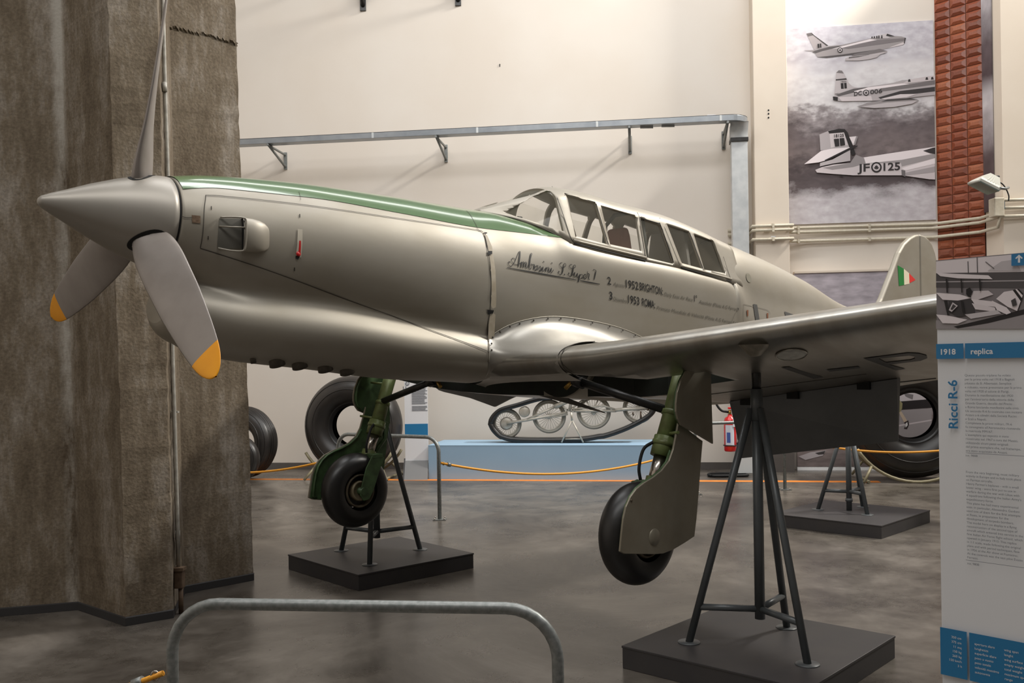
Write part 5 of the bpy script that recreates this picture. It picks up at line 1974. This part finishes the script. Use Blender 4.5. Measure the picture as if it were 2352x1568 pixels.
mu0, mu1 = pil_u1 + 0.01, wu(2149, 300)[0] - 0.02
mural = empty('photo_mural', wp((mu0 + mu1) / 2, 3.49))
minv = wp((mu0 + mu1) / 2, 3.49)
sky_m = cloud_print('mural_print', [(0.0, (206, 200, 204)), (0.13, (200, 194, 198)), (0.19, (96, 86, 88)), (0.27, (88, 78, 80)), (0.36, (124, 112, 112)), (0.48, (108, 98, 100)), (0.55, (150, 142, 144)), (0.60, (214, 210, 212)), (0.74, (222, 218, 220)), (0.82, (200, 196, 202)), (1.0, (204, 200, 208))], 2.0, (1, 1, 1.7), 0.34, (0.0, 2.80))
G().prism([wp(mu0, 3.49, 0.005) - minv, wp(mu1, 3.49, 0.005) - minv, wp(mu1, 3.49, 0.025) - minv, wp(mu0, 3.49, 0.025) - minv], UP * 2.79).build('printed_panel', sky_m, mural)


def print_poly(poly, k, name='printed_shape', off=0.027, parent=None, iv=None, mt_=None):
    V = [onplane(x, y, wp(0, 0, off), WN) - (minv if iv is None else iv) for x, y in poly]
    return G().add(V, [tuple(range(len(V)))]).build(name, mt_ or tone(k), parent or mural, fix=False)


def c4(P):
    return [(1800 + x / 6.72, 60 + y / 6.72) for x, y in P]


def c5(P):
    return [(1800 + x / 6.271, 280 + y / 6.271) for x, y in P]


LAYER = [0.0265]


def pp(poly, k, f=c4):
    LAYER[0] += 0.00035
    print_poly(f(poly), k, off=LAYER[0])


def roundel(cx, cy, r, f):
    n = 28
    for rr, k in ((1.0, 46), (0.70, 206)):
        pp([(cx + r * rr * math.cos(a), cy + r * rr * math.sin(a)) for a in np.linspace(0, 2 * math.pi, n)[:-1]], k, f)
    leaf = [(0, -0.52), (0.12, -0.22), (0.3, -0.34), (0.26, 0.0), (0.52, -0.08), (0.34, 0.24), (0.4, 0.36), (0.06, 0.34), (0.03, 0.5), (-0.03, 0.5), (-0.06, 0.34), (-0.4, 0.36), (-0.34, 0.24), (-0.52, -0.08), (-0.26, 0.0), (-0.3, -0.34), (-0.12, -0.22)]
    pp([(cx + r * a, cy + r * b_) for a, b_ in leaf], 56, f)


def print_text(body, p0, p1, h, k, f, offs=0.02):
    LAYER[0] += 0.00035
    v, fc_ = text_mesh(body, offs)
    if not len(v):
        return
    (x0, y0), (x1, y1) = f([p0])[0], f([p1])[0]
    hh = h / (6.72 if f is c4 else 6.271)
    a, b2 = v[:, 0].min(), v[:, 0].max()
    V = []
    for x, y in v:
        u = (x - a) / (b2 - a)
        V.append(onplane(x0 + (x1 - x0) * u, y0 + (y1 - y0) * u - y / 0.7 * hh, wp(0, 0, LAYER[0]), WN) - minv)
    G().add(V, fc_).build('printed_marking', tone(k), mural, fix=False)


# upper jet
pp([(350, 115), (430, 100), (470, 140), (690, 300), (560, 345), (470, 365)], 168)
pp([(350, 115), (430, 100), (468, 138), (375, 162)], 104)
pp([(430, 100), (470, 140), (690, 300), (660, 305), (440, 130)], 70)
pp([(310, 378), (470, 368), (600, 372), (440, 392)], 150)
pp([(440, 400), (500, 370), (700, 305), (900, 288), (1340, 190), (1420, 165), (1600, 160), (1700, 152), (1820, 158), (1885, 180), (1870, 265), (1840, 290), (1650, 330), (1500, 370), (1050, 430), (900, 450), (660, 484), (520, 478), (490, 425)], 156)
pp([(440, 400), (500, 372), (700, 320), (900, 300), (830, 330), (600, 385), (495, 420)], 92)
pp([(750, 350), (1330, 200), (1440, 212), (1200, 262), (900, 335)], 232)
pp([(1440, 212), (1880, 185), (1870, 225), (1500, 280), (1000, 350), (900, 340), (1200, 270)], 122)
pp([(1600, 340), (1840, 250), (1868, 262), (1840, 290), (1650, 330)], 205)
pp([(520, 478), (900, 438), (1500, 352), (1520, 364), (1060, 442), (660, 490)], 84)
pp([(1868, 178), (1888, 182), (1866, 268), (1856, 262)], 62)
pp([(1330, 192), (1400, 160), (1500, 130), (1600, 112), (1710, 154), (1600, 186)], 196)
pp([(1580, 150), (1596, 116), (1714, 155), (1640, 164)], 58)
for x in (1365, 1400, 1438, 1470, 1515):
    pp([(x - 14, 186), (x - 8, 160 - (x - 1365) * 0.14), (x + 8, 160 - (x - 1365) * 0.14), (x + 12, 186)], 60)
pp([(520, 275), (549, 271), (552, 332), (526, 336)], 44)
pp([(557, 270), (578, 267), (583, 328), (561, 331)], 44)
pp([(1090, 430), (1480, 350), (1600, 385), (1560, 420), (1300, 445), (1040, 462)], 118)
pp([(1310, 440), (1600, 388), (1590, 402), (1480, 440), (1330, 448)], 186)
pp([(945, 500), (1010, 472), (1200, 450), (1480, 442), (1440, 482), (1300, 515), (1150, 531), (950, 531)], 182)
pp([(1010, 478), (1300, 448), (1150, 480), (1000, 500)], 96)
roundel(870, 368, 40, c4)
# middle jet
pp([(780, 1052), (800, 830), (810, 710), (850, 680), (900, 685), (930, 730), (1000, 870), (1060, 930), (1160, 952), (1000, 1012), (800, 1042)], 188)
pp([(812, 720), (850, 681), (900, 687), (928, 732)], 118)
pp([(804, 820), (966, 804), (976, 826), (804, 840)], 56)
pp([(880, 880), (922, 878), (927, 966), (886, 967)], 42)
pp([(932, 876), (970, 874), (976, 960), (937, 963)], 42)
pp([(760, 1090), (840, 1040), (1080, 960), (1300, 935), (1700, 872), (1830, 832), (2335, 812), (2335, 1062), (2050, 1090), (1900, 1112), (1380, 1152), (900, 1162), (770, 1142)], 176)
pp([(800, 1060), (1080, 965), (1300, 940), (1100, 1020), (850, 1085)], 96)
pp([(1086, 1004), (1300, 945), (1850, 880), (1960, 900), (1300, 985), (1100, 1025)], 232)
pp([(1500, 960), (1980, 890), (2335, 832), (2335, 900), (1900, 960), (1500, 1010)], 118)
pp([(1460, 1100), (1800, 1000), (2335, 935), (2335, 1005), (1900, 1060), (1500, 1125)], 62)
pp([(840, 1095), (1350, 1075), (1370, 1150), (900, 1160)], 206)
pp([(758, 1085), (835, 1094), (836, 1152), (764, 1141)], 44)
pp([(1830, 884), (1950, 822), (2150, 786), (2335, 758), (2335, 832), (1900, 884)], 202)
for x, y in ((1940, 838), (2210, 806), (2295, 802)):
    pp([(x - 22, y + 24), (x - 16, y - 14), (x + 10, y - 22), (x + 22, y + 20)], 54)
pp([(1500, 1120), (1800, 1050), (2060, 1045), (1900, 1100), (1560, 1130)], 212)
pp([(1130, 1242), (1300, 1180), (1600, 1130), (1950, 1110), (2060, 1130), (2092, 1146), (1980, 1200), (1700, 1250), (1400, 1266), (1250, 1256)], 150)
pp([(1200, 1240), (1600, 1180), (2060, 1150), (1980, 1198), (1700, 1246), (1400, 1262)], 190)
pp([(1600, 1132), (1950, 1110), (2060, 1130), (1900, 1140), (1500, 1165)], 70)
print_text('DC', (1086, 1078), (1205, 1058), 62, 62, c4)
roundel(1272, 1026, 46, c4)
print_text('006', (1335, 1048), (1520, 1026), 62, 62, c4)
print_text('18006', (880, 868), (968, 862), 26, 70, c4, 0.0)
# lower jet
pp([(515, 180), (640, 130), (655, 118), (800, 100), (880, 108), (920, 150), (1035, 460), (985, 482), (960, 398), (530, 408)], 178, c5)
pp([(660, 168), (870, 150), (925, 330), (680, 370)], 206, c5)
pp([(640, 128), (800, 98), (880, 104), (922, 150), (1038, 462), (985, 482), (868, 150), (655, 168)], 42, c5)
pp([(945, 215), (1045, 205), (1000, 336)], 228, c5)
pp([(1045, 205), (1068, 210), (1030, 330), (1000, 336)], 150, c5)
pp([(520, 640), (700, 600), (960, 560), (960, 400), (705, 540), (525, 590)], 186, c5)
pp([(455, 690), (550, 650), (720, 612), (960, 590), (1070, 500), (1150, 512), (1600, 440), (2180, 355), (2180, 828), (2100, 825), (1700, 768), (1000, 768), (720, 748), (480, 728)], 206, c5)
pp([(560, 660), (960, 590), (1040, 470), (1160, 520), (1180, 598), (1000, 650), (700, 690)], 150, c5)
pp([(1155, 510), (1600, 440), (2180, 358), (2180, 452), (1700, 545), (1182, 596)], 236, c5)
pp([(1182, 596), (1700, 545), (2180, 452), (2180, 520), (1700, 640), (1690, 590)], 160, c5)
pp([(1695, 688), (1752, 700), (1752, 792), (1700, 768)], 112, c5)
pp([(1700, 665), (2180, 520), (2180, 600), (1752, 700)], 236, c5)
pp([(1752, 730), (2180, 640), (2180, 720), (1752, 770)], 168, c5)
pp([(2008, 415), (2150, 370), (2182, 366), (2182, 462), (2110, 452)], 58, c5)
pp([(295, 607), (540, 415), (690, 385), (950, 365), (962, 380), (600, 556), (500, 582)], 236, c5)
pp([(588, 550), (960, 365), (1066, 338), (1062, 354), (970, 396), (604, 562)], 42, c5)
pp([(722, 245), (796, 238), (803, 346), (740, 354)], 44, c5)
pp([(805, 235), (870, 230), (886, 330), (815, 344)], 44, c5)
pp([(785, 765), (860, 770), (850, 785), (820, 783)], 40, c5)
print_text('18125', (726, 222), (866, 212), 44, 60, c5)
print_text('JF', (1062, 716), (1240, 706), 108, 52, c5)
roundel(1336, 652, 76, c5)
print_text('125', (1438, 700), (1676, 688), 108, 52, c5)
tag(mural, 'tall grey photo mural of three jets above clouds', 'mural')

# lower mural standing on the floor behind the tail
lm = empty('runway_mural', wp((mu0 + mu1) / 2, 0.02, 0.14))
linv = wp((mu0 + mu1) / 2, 0.02, 0.14)
low_m = cloud_print('runway_print', [(0.0, (120, 108, 106)), (0.16, (150, 138, 136)), (0.26, (132, 120, 120)), (0.34, (176, 168, 172)), (1.0, (178, 170, 178))], 1.3, (1, 1, 3.0), 0.10, (0.0, 2.76))
lz = onplane(1900, 626, wp(0, 0, 0.14), WN)[2]
lu0 = wu(1830, 1000, 0.14)[0]
G().prism([wp(lu0, 0.05, 0.10) - linv, wp(mu1 - 0.08, 0.05, 0.10) - linv, wp(mu1 - 0.08, 0.05, 0.14) - linv, wp(lu0, 0.05, 0.14) - linv], UP * (lz - 0.05)).build('printed_panel', low_m, lm)
G().prism([wp(lu0, lz, 0.01) - linv, wp(mu1 - 0.08, lz, 0.01) - linv, wp(mu1 - 0.08, lz, 0.16) - linv, wp(lu0, lz, 0.16) - linv], UP * 0.025).build('top_ledge', M['plaster2'], lm)
G().prism([wp(lu0, 0.0, 0.10) - linv, wp(mu1 - 0.08, 0.0, 0.10) - linv, wp(mu1 - 0.08, 0.0, 0.145) - linv, wp(lu0, 0.0, 0.145) - linv], UP * 0.045).build('gap_light_strip', mat('strip_white', (250, 250, 250), 0.4), lm)  # bright line of light below the panel, made as white trim
LAYER[0] = 0.142
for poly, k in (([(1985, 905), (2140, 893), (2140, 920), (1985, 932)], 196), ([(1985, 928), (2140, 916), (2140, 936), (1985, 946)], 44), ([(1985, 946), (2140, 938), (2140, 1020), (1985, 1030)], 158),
                ([(2000, 986), (2140, 963), (2140, 966), (2000, 990)], 206), ([(2075, 902), (2098, 906), (2096, 917), (2080, 910)], 120), ([(2050, 886), (2062, 885), (2098, 893), (2092, 897), (2058, 897)], 255),  # the white shape is a bright light source painted as print
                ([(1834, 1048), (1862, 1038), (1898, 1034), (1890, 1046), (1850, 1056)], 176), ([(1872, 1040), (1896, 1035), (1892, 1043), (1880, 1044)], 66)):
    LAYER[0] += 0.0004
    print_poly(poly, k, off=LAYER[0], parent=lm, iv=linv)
for poly, c in (([(2054, 925), (2064, 916), (2073, 926), (2072, 938), (2065, 950), (2056, 952)], (150, 142, 104)), ([(2065, 947), (2070, 944), (2079, 958), (2084, 967), (2077, 971)], (202, 182, 160)), ([(2076, 970), (2086, 965), (2088, 974), (2083, 985), (2076, 984), (2081, 976)], (44, 34, 36)), ([(2080, 972), (2084, 969), (2085, 976), (2080, 982)], (226, 224, 222))):
    LAYER[0] += 0.0004
    print_poly(poly, 0, off=LAYER[0], parent=lm, iv=linv, mt_=mat('print_c%d' % c[0], c, 0.6))
tag(lm, 'low photo mural of a runway scene behind the right tyre', 'mural')

# narrow mural on the return wall right of the tiles
sm = empty('side_mural', (B_ + C_) / 2 + UP * 3.5)
siv = (B_ + C_) / 2 + UP * 3.5
sp_m = cloud_print('side_print', [(0.0, (78, 66, 68)), (0.2, (96, 84, 86)), (0.35, (190, 184, 188)), (0.42, (200, 196, 200)), (0.5, (84, 72, 76)), (0.62, (96, 86, 90)), (0.75, (170, 166, 172)), (1.0, (206, 204, 210))], 1.0, (1, 1, 1), 0.12, (0.0, 3.6))
e0, e1 = B_ + np.array([-0.03, -0.03, 0]), B_ + np.array([-0.03, -0.27, 0])
G().prism([e0 + UP * 3.5 - siv, e1 + UP * 3.5 - siv, e1 + np.array([0.02, 0, 3.5]) - siv, e0 + np.array([0.02, 0, 3.5]) - siv], UP * 3.6).build('printed_panel', sp_m, sm)
tag(sm, 'narrow photo mural strip between tiled column and right wall', 'mural')

# ================================================================== INFO SIGN IN THE FOREGROUND
s0 = at(2150, 598, 3.0)
SDv = np.array([0.648, -0.762, 0.0])
# direction chosen so that the top edge passes through the right frame edge
r2 = ray(2352, 580)
k2 = (s0[2] - CAM_H) / r2[2]
s1_ = ORG + r2 * k2
SDv = (s1_ - s0)
SDv[2] = 0
SDv /= np.linalg.norm(SDv)
SN = np.cross(SDv, UP)
if np.dot(SN, ORG - s0) < 0:
    SN = -SN
SW = 0.32
sgn = empty('info_sign', (s0[0] + SDv[0] * SW / 2, s0[1] + SDv[1] * SW / 2, 0))
sinv = np.array([s0[0] + SDv[0] * SW / 2, s0[1] + SDv[1] * SW / 2, 0])
base = np.array([s0[0], s0[1], 0])
G().prism([base - sinv, base + SDv * SW - sinv, base + SDv * SW - SN * 0.02 - sinv, base - SN * 0.02 - sinv], UP * (s0[2] - 0.03)).build('board', M['white'], sgn)
sgn.children[0].location = (0, 0, 0.03)
G().box(base + SDv * SW / 2 - SN * 0.12 + UP * 0.015 - sinv, (SW + 0.08, 0.4, 0.03), np.stack([SDv, SN, UP], 1)).build('foot', M['galva'], sgn)
SL = [0.0012]


def sg_pt(x, y, off):
    return onplane(x, y, s0 + SN * off, SN) - sinv


def sg_poly(poly, m, name='printed_shape', step=0.00025):
    SL[0] += step
    return G().add([sg_pt(x, y, SL[0]) for x, y in poly], [tuple(range(len(poly)))]).build(name, m, sgn, fix=False)


def sg_rect_u(u0, u1, z0, z1, m, name):
    SL[0] += 0.00025
    P = [base + SDv * u + UP * z + SN * SL[0] - sinv for u, z in ((u0, z0), (u1, z0), (u1, z1), (u0, z1))]
    return G().add(P, [(0, 1, 2, 3)]).build(name, m, sgn, fix=False)


def su(x, y):
    p = onplane(x, y, s0, SN) - base
    return float(np.dot(p, SDv)), float(p[2])


# photograph of a triplane
_, zb_ = su(2150, 755)
sg_rect_u(0.0, SW, zb_, s0[2], tone(128), 'printed_photo')
for poly, k in (([(2150, 600), (2352, 582), (2352, 626), (2150, 628)], 222), ([(2150, 627), (2352, 624), (2352, 662), (2150, 660)], 84), ([(2150, 646), (2352, 643), (2352, 645.5), (2150, 648.5)], 172),
                ([(2268, 622), (2300, 600), (2330, 596), (2345, 622)], 190), ([(2222, 600), (2223, 626), (2225, 626), (2224, 600)], 96), ([(2243, 590), (2244, 626), (2246, 626), (2245, 590)], 96), ([(2264, 600), (2284, 616), (2283, 618), (2263, 602)], 110),
                ([(2150, 735), (2200, 740), (2260, 728), (2352, 712), (2352, 755), (2150, 755)], 150), ([(2190, 750), (2260, 733), (2352, 710), (2352, 722), (2270, 742), (2200, 754)], 42),
                ([(2150, 626), (2180, 628), (2270, 632), (2280, 641), (2200, 639), (2160, 634)], 226),
                ([(2236, 668), (2270, 667), (2282, 676), (2240, 690), (2228, 684)], 206), ([(2180, 690), (2230, 680), (2240, 720), (2200, 728), (2178, 715)], 66),
                ([(2150, 672), (2205, 676), (2232, 684), (2200, 690), (2165, 688)], 228), ([(2230, 686), (2280, 692), (2290, 705), (2240, 700)], 222), ([(2232, 696), (2285, 706), (2288, 716), (2240, 710)], 216),
                ([(2278, 690), (2312, 706), (2322, 718), (2312, 722), (2290, 712)], 226), ([(2288, 686), (2306, 670), (2330, 666), (2345, 690), (2336, 714), (2314, 704)], 226),
                ([(2326, 666), (2332, 664), (2347, 684), (2345, 692)], 40), ([(2332, 664), (2338, 664), (2349, 678), (2347, 684)], 230), ([(2336, 664), (2340, 663), (2350, 674), (2349, 678)], 40),
                ([(2150, 722), (2175, 724), (2222, 734), (2200, 743), (2165, 742)], 226), ([(2216, 722), (2290, 712), (2300, 720), (2230, 732)], 196),
                ([(2172, 640), (2174, 672), (2177, 672), (2176, 640)], 40), ([(2206, 640), (2208, 672), (2211, 672), (2209, 640)], 40), ([(2248, 640), (2250, 668), (2253, 668), (2252, 640)], 40), ([(2219, 664), (2228, 660), (2234, 670), (2226, 682), (2219, 676)], 36),
                ([(2168, 690), (2176, 724), (2180, 724), (2176, 690)], 40), ([(2206, 690), (2211, 718), (2216, 718), (2211, 690)], 40), ([(2188, 694), (2200, 702), (2186, 716), (2179, 712)], 200), ([(2189, 698), (2196, 703), (2187, 712), (2183, 710)], 70),
                ([(2322, 690), (2332, 684), (2336, 700), (2326, 704)], 70)):
    sg_poly(poly, tone(k))
sg_poly([(2323, 583.5), (2352, 581), (2352, 609), (2323, 610.5)], M['blue'], 'arrow_panel')
sg_poly([(2338, 603), (2338, 591), (2334, 595), (2332, 592.5), (2340.5, 584.5), (2349, 592), (2347, 594.5), (2343, 591), (2343, 603)], M['white'], 'arrow')
# blue title bar
uA, zt_ = su(2151, 790)
_, zb2 = su(2151, 824)
uM, _ = su(2216, 806)
uN, _ = su(2219.5, 806)
sg_rect_u(0.0, uM, zb2, zt_, M['blue'], 'title_bar')
sg_rect_u(uN, SW, zb2, zt_, M['blue'], 'title_bar')


def sg_text(lines, u, z, size, lead, m, name, align='l', offs=0.0, vertical=False, stretch=1.0):
    g = G()
    SL[0] += 0.00025
    for i, t in enumerate(lines):
        v, f = text_mesh(t, offs)
        if not len(v):
            continue
        wd = v[:, 0].max() * size * stretch
        P = []
        for x, y in v:
            if vertical:
                a, b_ = u - y * size, z + x * size * stretch
            else:
                a = u + x * size * stretch - (wd if align == 'r' else 0)
                b_ = z - i * lead + y * size
            P.append(base + SDv * a + UP * b_ + SN * SL[0] - sinv)
        g.add(P, f)
    return g.build(name, m, sgn, fix=False)


u, z = su(2161, 814)
ue, _ = su(2203, 814)
sg_text(['1918'], u, z, 0.0245, 0.02, M['white'], 'title_text', offs=0.025, stretch=(ue - u) / (0.0245 * 2.25))
u, z = su(2232, 813)
ue, _ = su(2291, 813)
sg_text(['replica'], u, z, 0.0245, 0.02, M['white'], 'title_text', offs=0.02, stretch=(ue - u) / (0.0245 * 3.05))
u, z = su(2203, 985)
_, ze = su(2203, 857)
sg_text(['Ricci R-6'], u, z, 0.040, 0.02, M['blue'], 'name_text', offs=0.02, vertical=True, stretch=(ze - z) / (0.040 * 4.1))
it = ['Questo piccolo triplano ha volato', 'per la prima volta nel 1918 a Bagnoli', 'pilotato da B. Albertazzi. Semplice', 'e robusto, venne presentato per la prima', 'volta nel 1920 al salone di Parigi.', 'Durante la manifestazione del 1920', "per l'anniversario della vittoria della", 'Grande Guerra, decollò dal Pincio', 'a Roma lanciando manifestini sulla città.', 'Un secondo R-6 fu costruito con motore', 'Anzani a 6 cilindri dalla Società Racini', 'e Scali a Napoli.', "Completate le prove militari, l'R-6", "fu consegnato all'Aeronautica ricevendo", 'la matricola MM167.', "L'esemplare qui esposto è stato", 'ricostruito nel 1967 a cura del Museo,', 'utilizzando alcuni pezzi originali', 'del primo esemplare che, nel frattempo,', 'era stato acquistato da Anzani.']
en = ['From the very beginning, most military', 'activity in Europe and in Italy took place', 'on Farman aircrafts.', "Henry Farman's biplanes - with a small", 'lower wing - were first put to use in', 'warfare during the war with Libya with', "4 squadrons following the Italian Army's", 'expeditionary force.', 'This plane has had many experimental', 'uses: in particular, Alessandro Guidoni', 'used one of them for the first attempts', 'at floats, in preparation for the', 'development of torpedo bombers.', 'The model here on display is a flying', 'reconstruction of the second type of', 'aircraft which entered into service in the', 'first Italian Air Force flight school, which', 'opened in January 1910. This replica', 'in 1:1 scale, made following the original', 'plans and with period techniques, flew', 'in 1956 at the Air show at Fiumicino.', 'At the controls was the test pilot Evasio', 'Ferretti.']
u, z = su(2219, 864)
_, z2 = su(2221, 1036)
sg_text(it, u, z, 0.0098, (z - z2) / 19.0, M['text_grey'], 'italian_text')
u, z = su(2221, 1047)
sg_text(['inv. 9808'], u, z, 0.0098, 0.02, M['text_grey'], 'italian_text')
u, z = su(2222, 1085)
_, z2 = su(2224, 1280)
sg_text(en, u, z, 0.0098, (z - z2) / 22.0, M['text_grey'], 'english_text')
u, z = su(2225, 1294)
sg_text(['inv. 9808'], u, z, 0.0098, 0.02, M['text_grey'], 'english_text')
for yy in (1039, 1284):
    u, z = su(2222, yy)
    sg_rect_u(u, SW - 0.015, z - 0.0006, z + 0.0006, M['text_grey'], 'rule_line')
_, zt_ = su(2161, 1437)
_, zb2 = su(2164, 1545)
uM, _ = su(2225, 1500)
uN, _ = su(2230.5, 1500)
sg_rect_u(0.0, uM, zb2, zt_, M['blue'], 'data_block')
sg_rect_u(uN, SW, zb2, zt_, M['blue'], 'data_block')
u, z = su(2212, 1467)
_, z2 = su(2213, 1531)
ld_ = (z - z2) / 6.0
sg_text(['350 cm', '375 cm', '11 mq', '150 kg', '260 kg', '150 km/h', '3 h'], u, z, 0.0105, ld_, M['white'], 'data_text', 'r')
u, z = su(2242, 1478)
sg_text(['apertura alare', 'lunghezza', 'superficie alare', 'peso a vuoto', 'peso totale', 'velocità massima', 'autonomia'], u, z, 0.0105, ld_, M['white'], 'data_text')
u, z = su(2310, 1492)
sg_text(['wing span', 'lenght', 'wing surface', 'empty weight', 'total weight', 'maximum speed', 'range'], u, z, 0.0105, ld_, M['white'], 'data_text')
tag(sgn, 'white and blue museum sign about a small triplane at right edge', 'info sign')
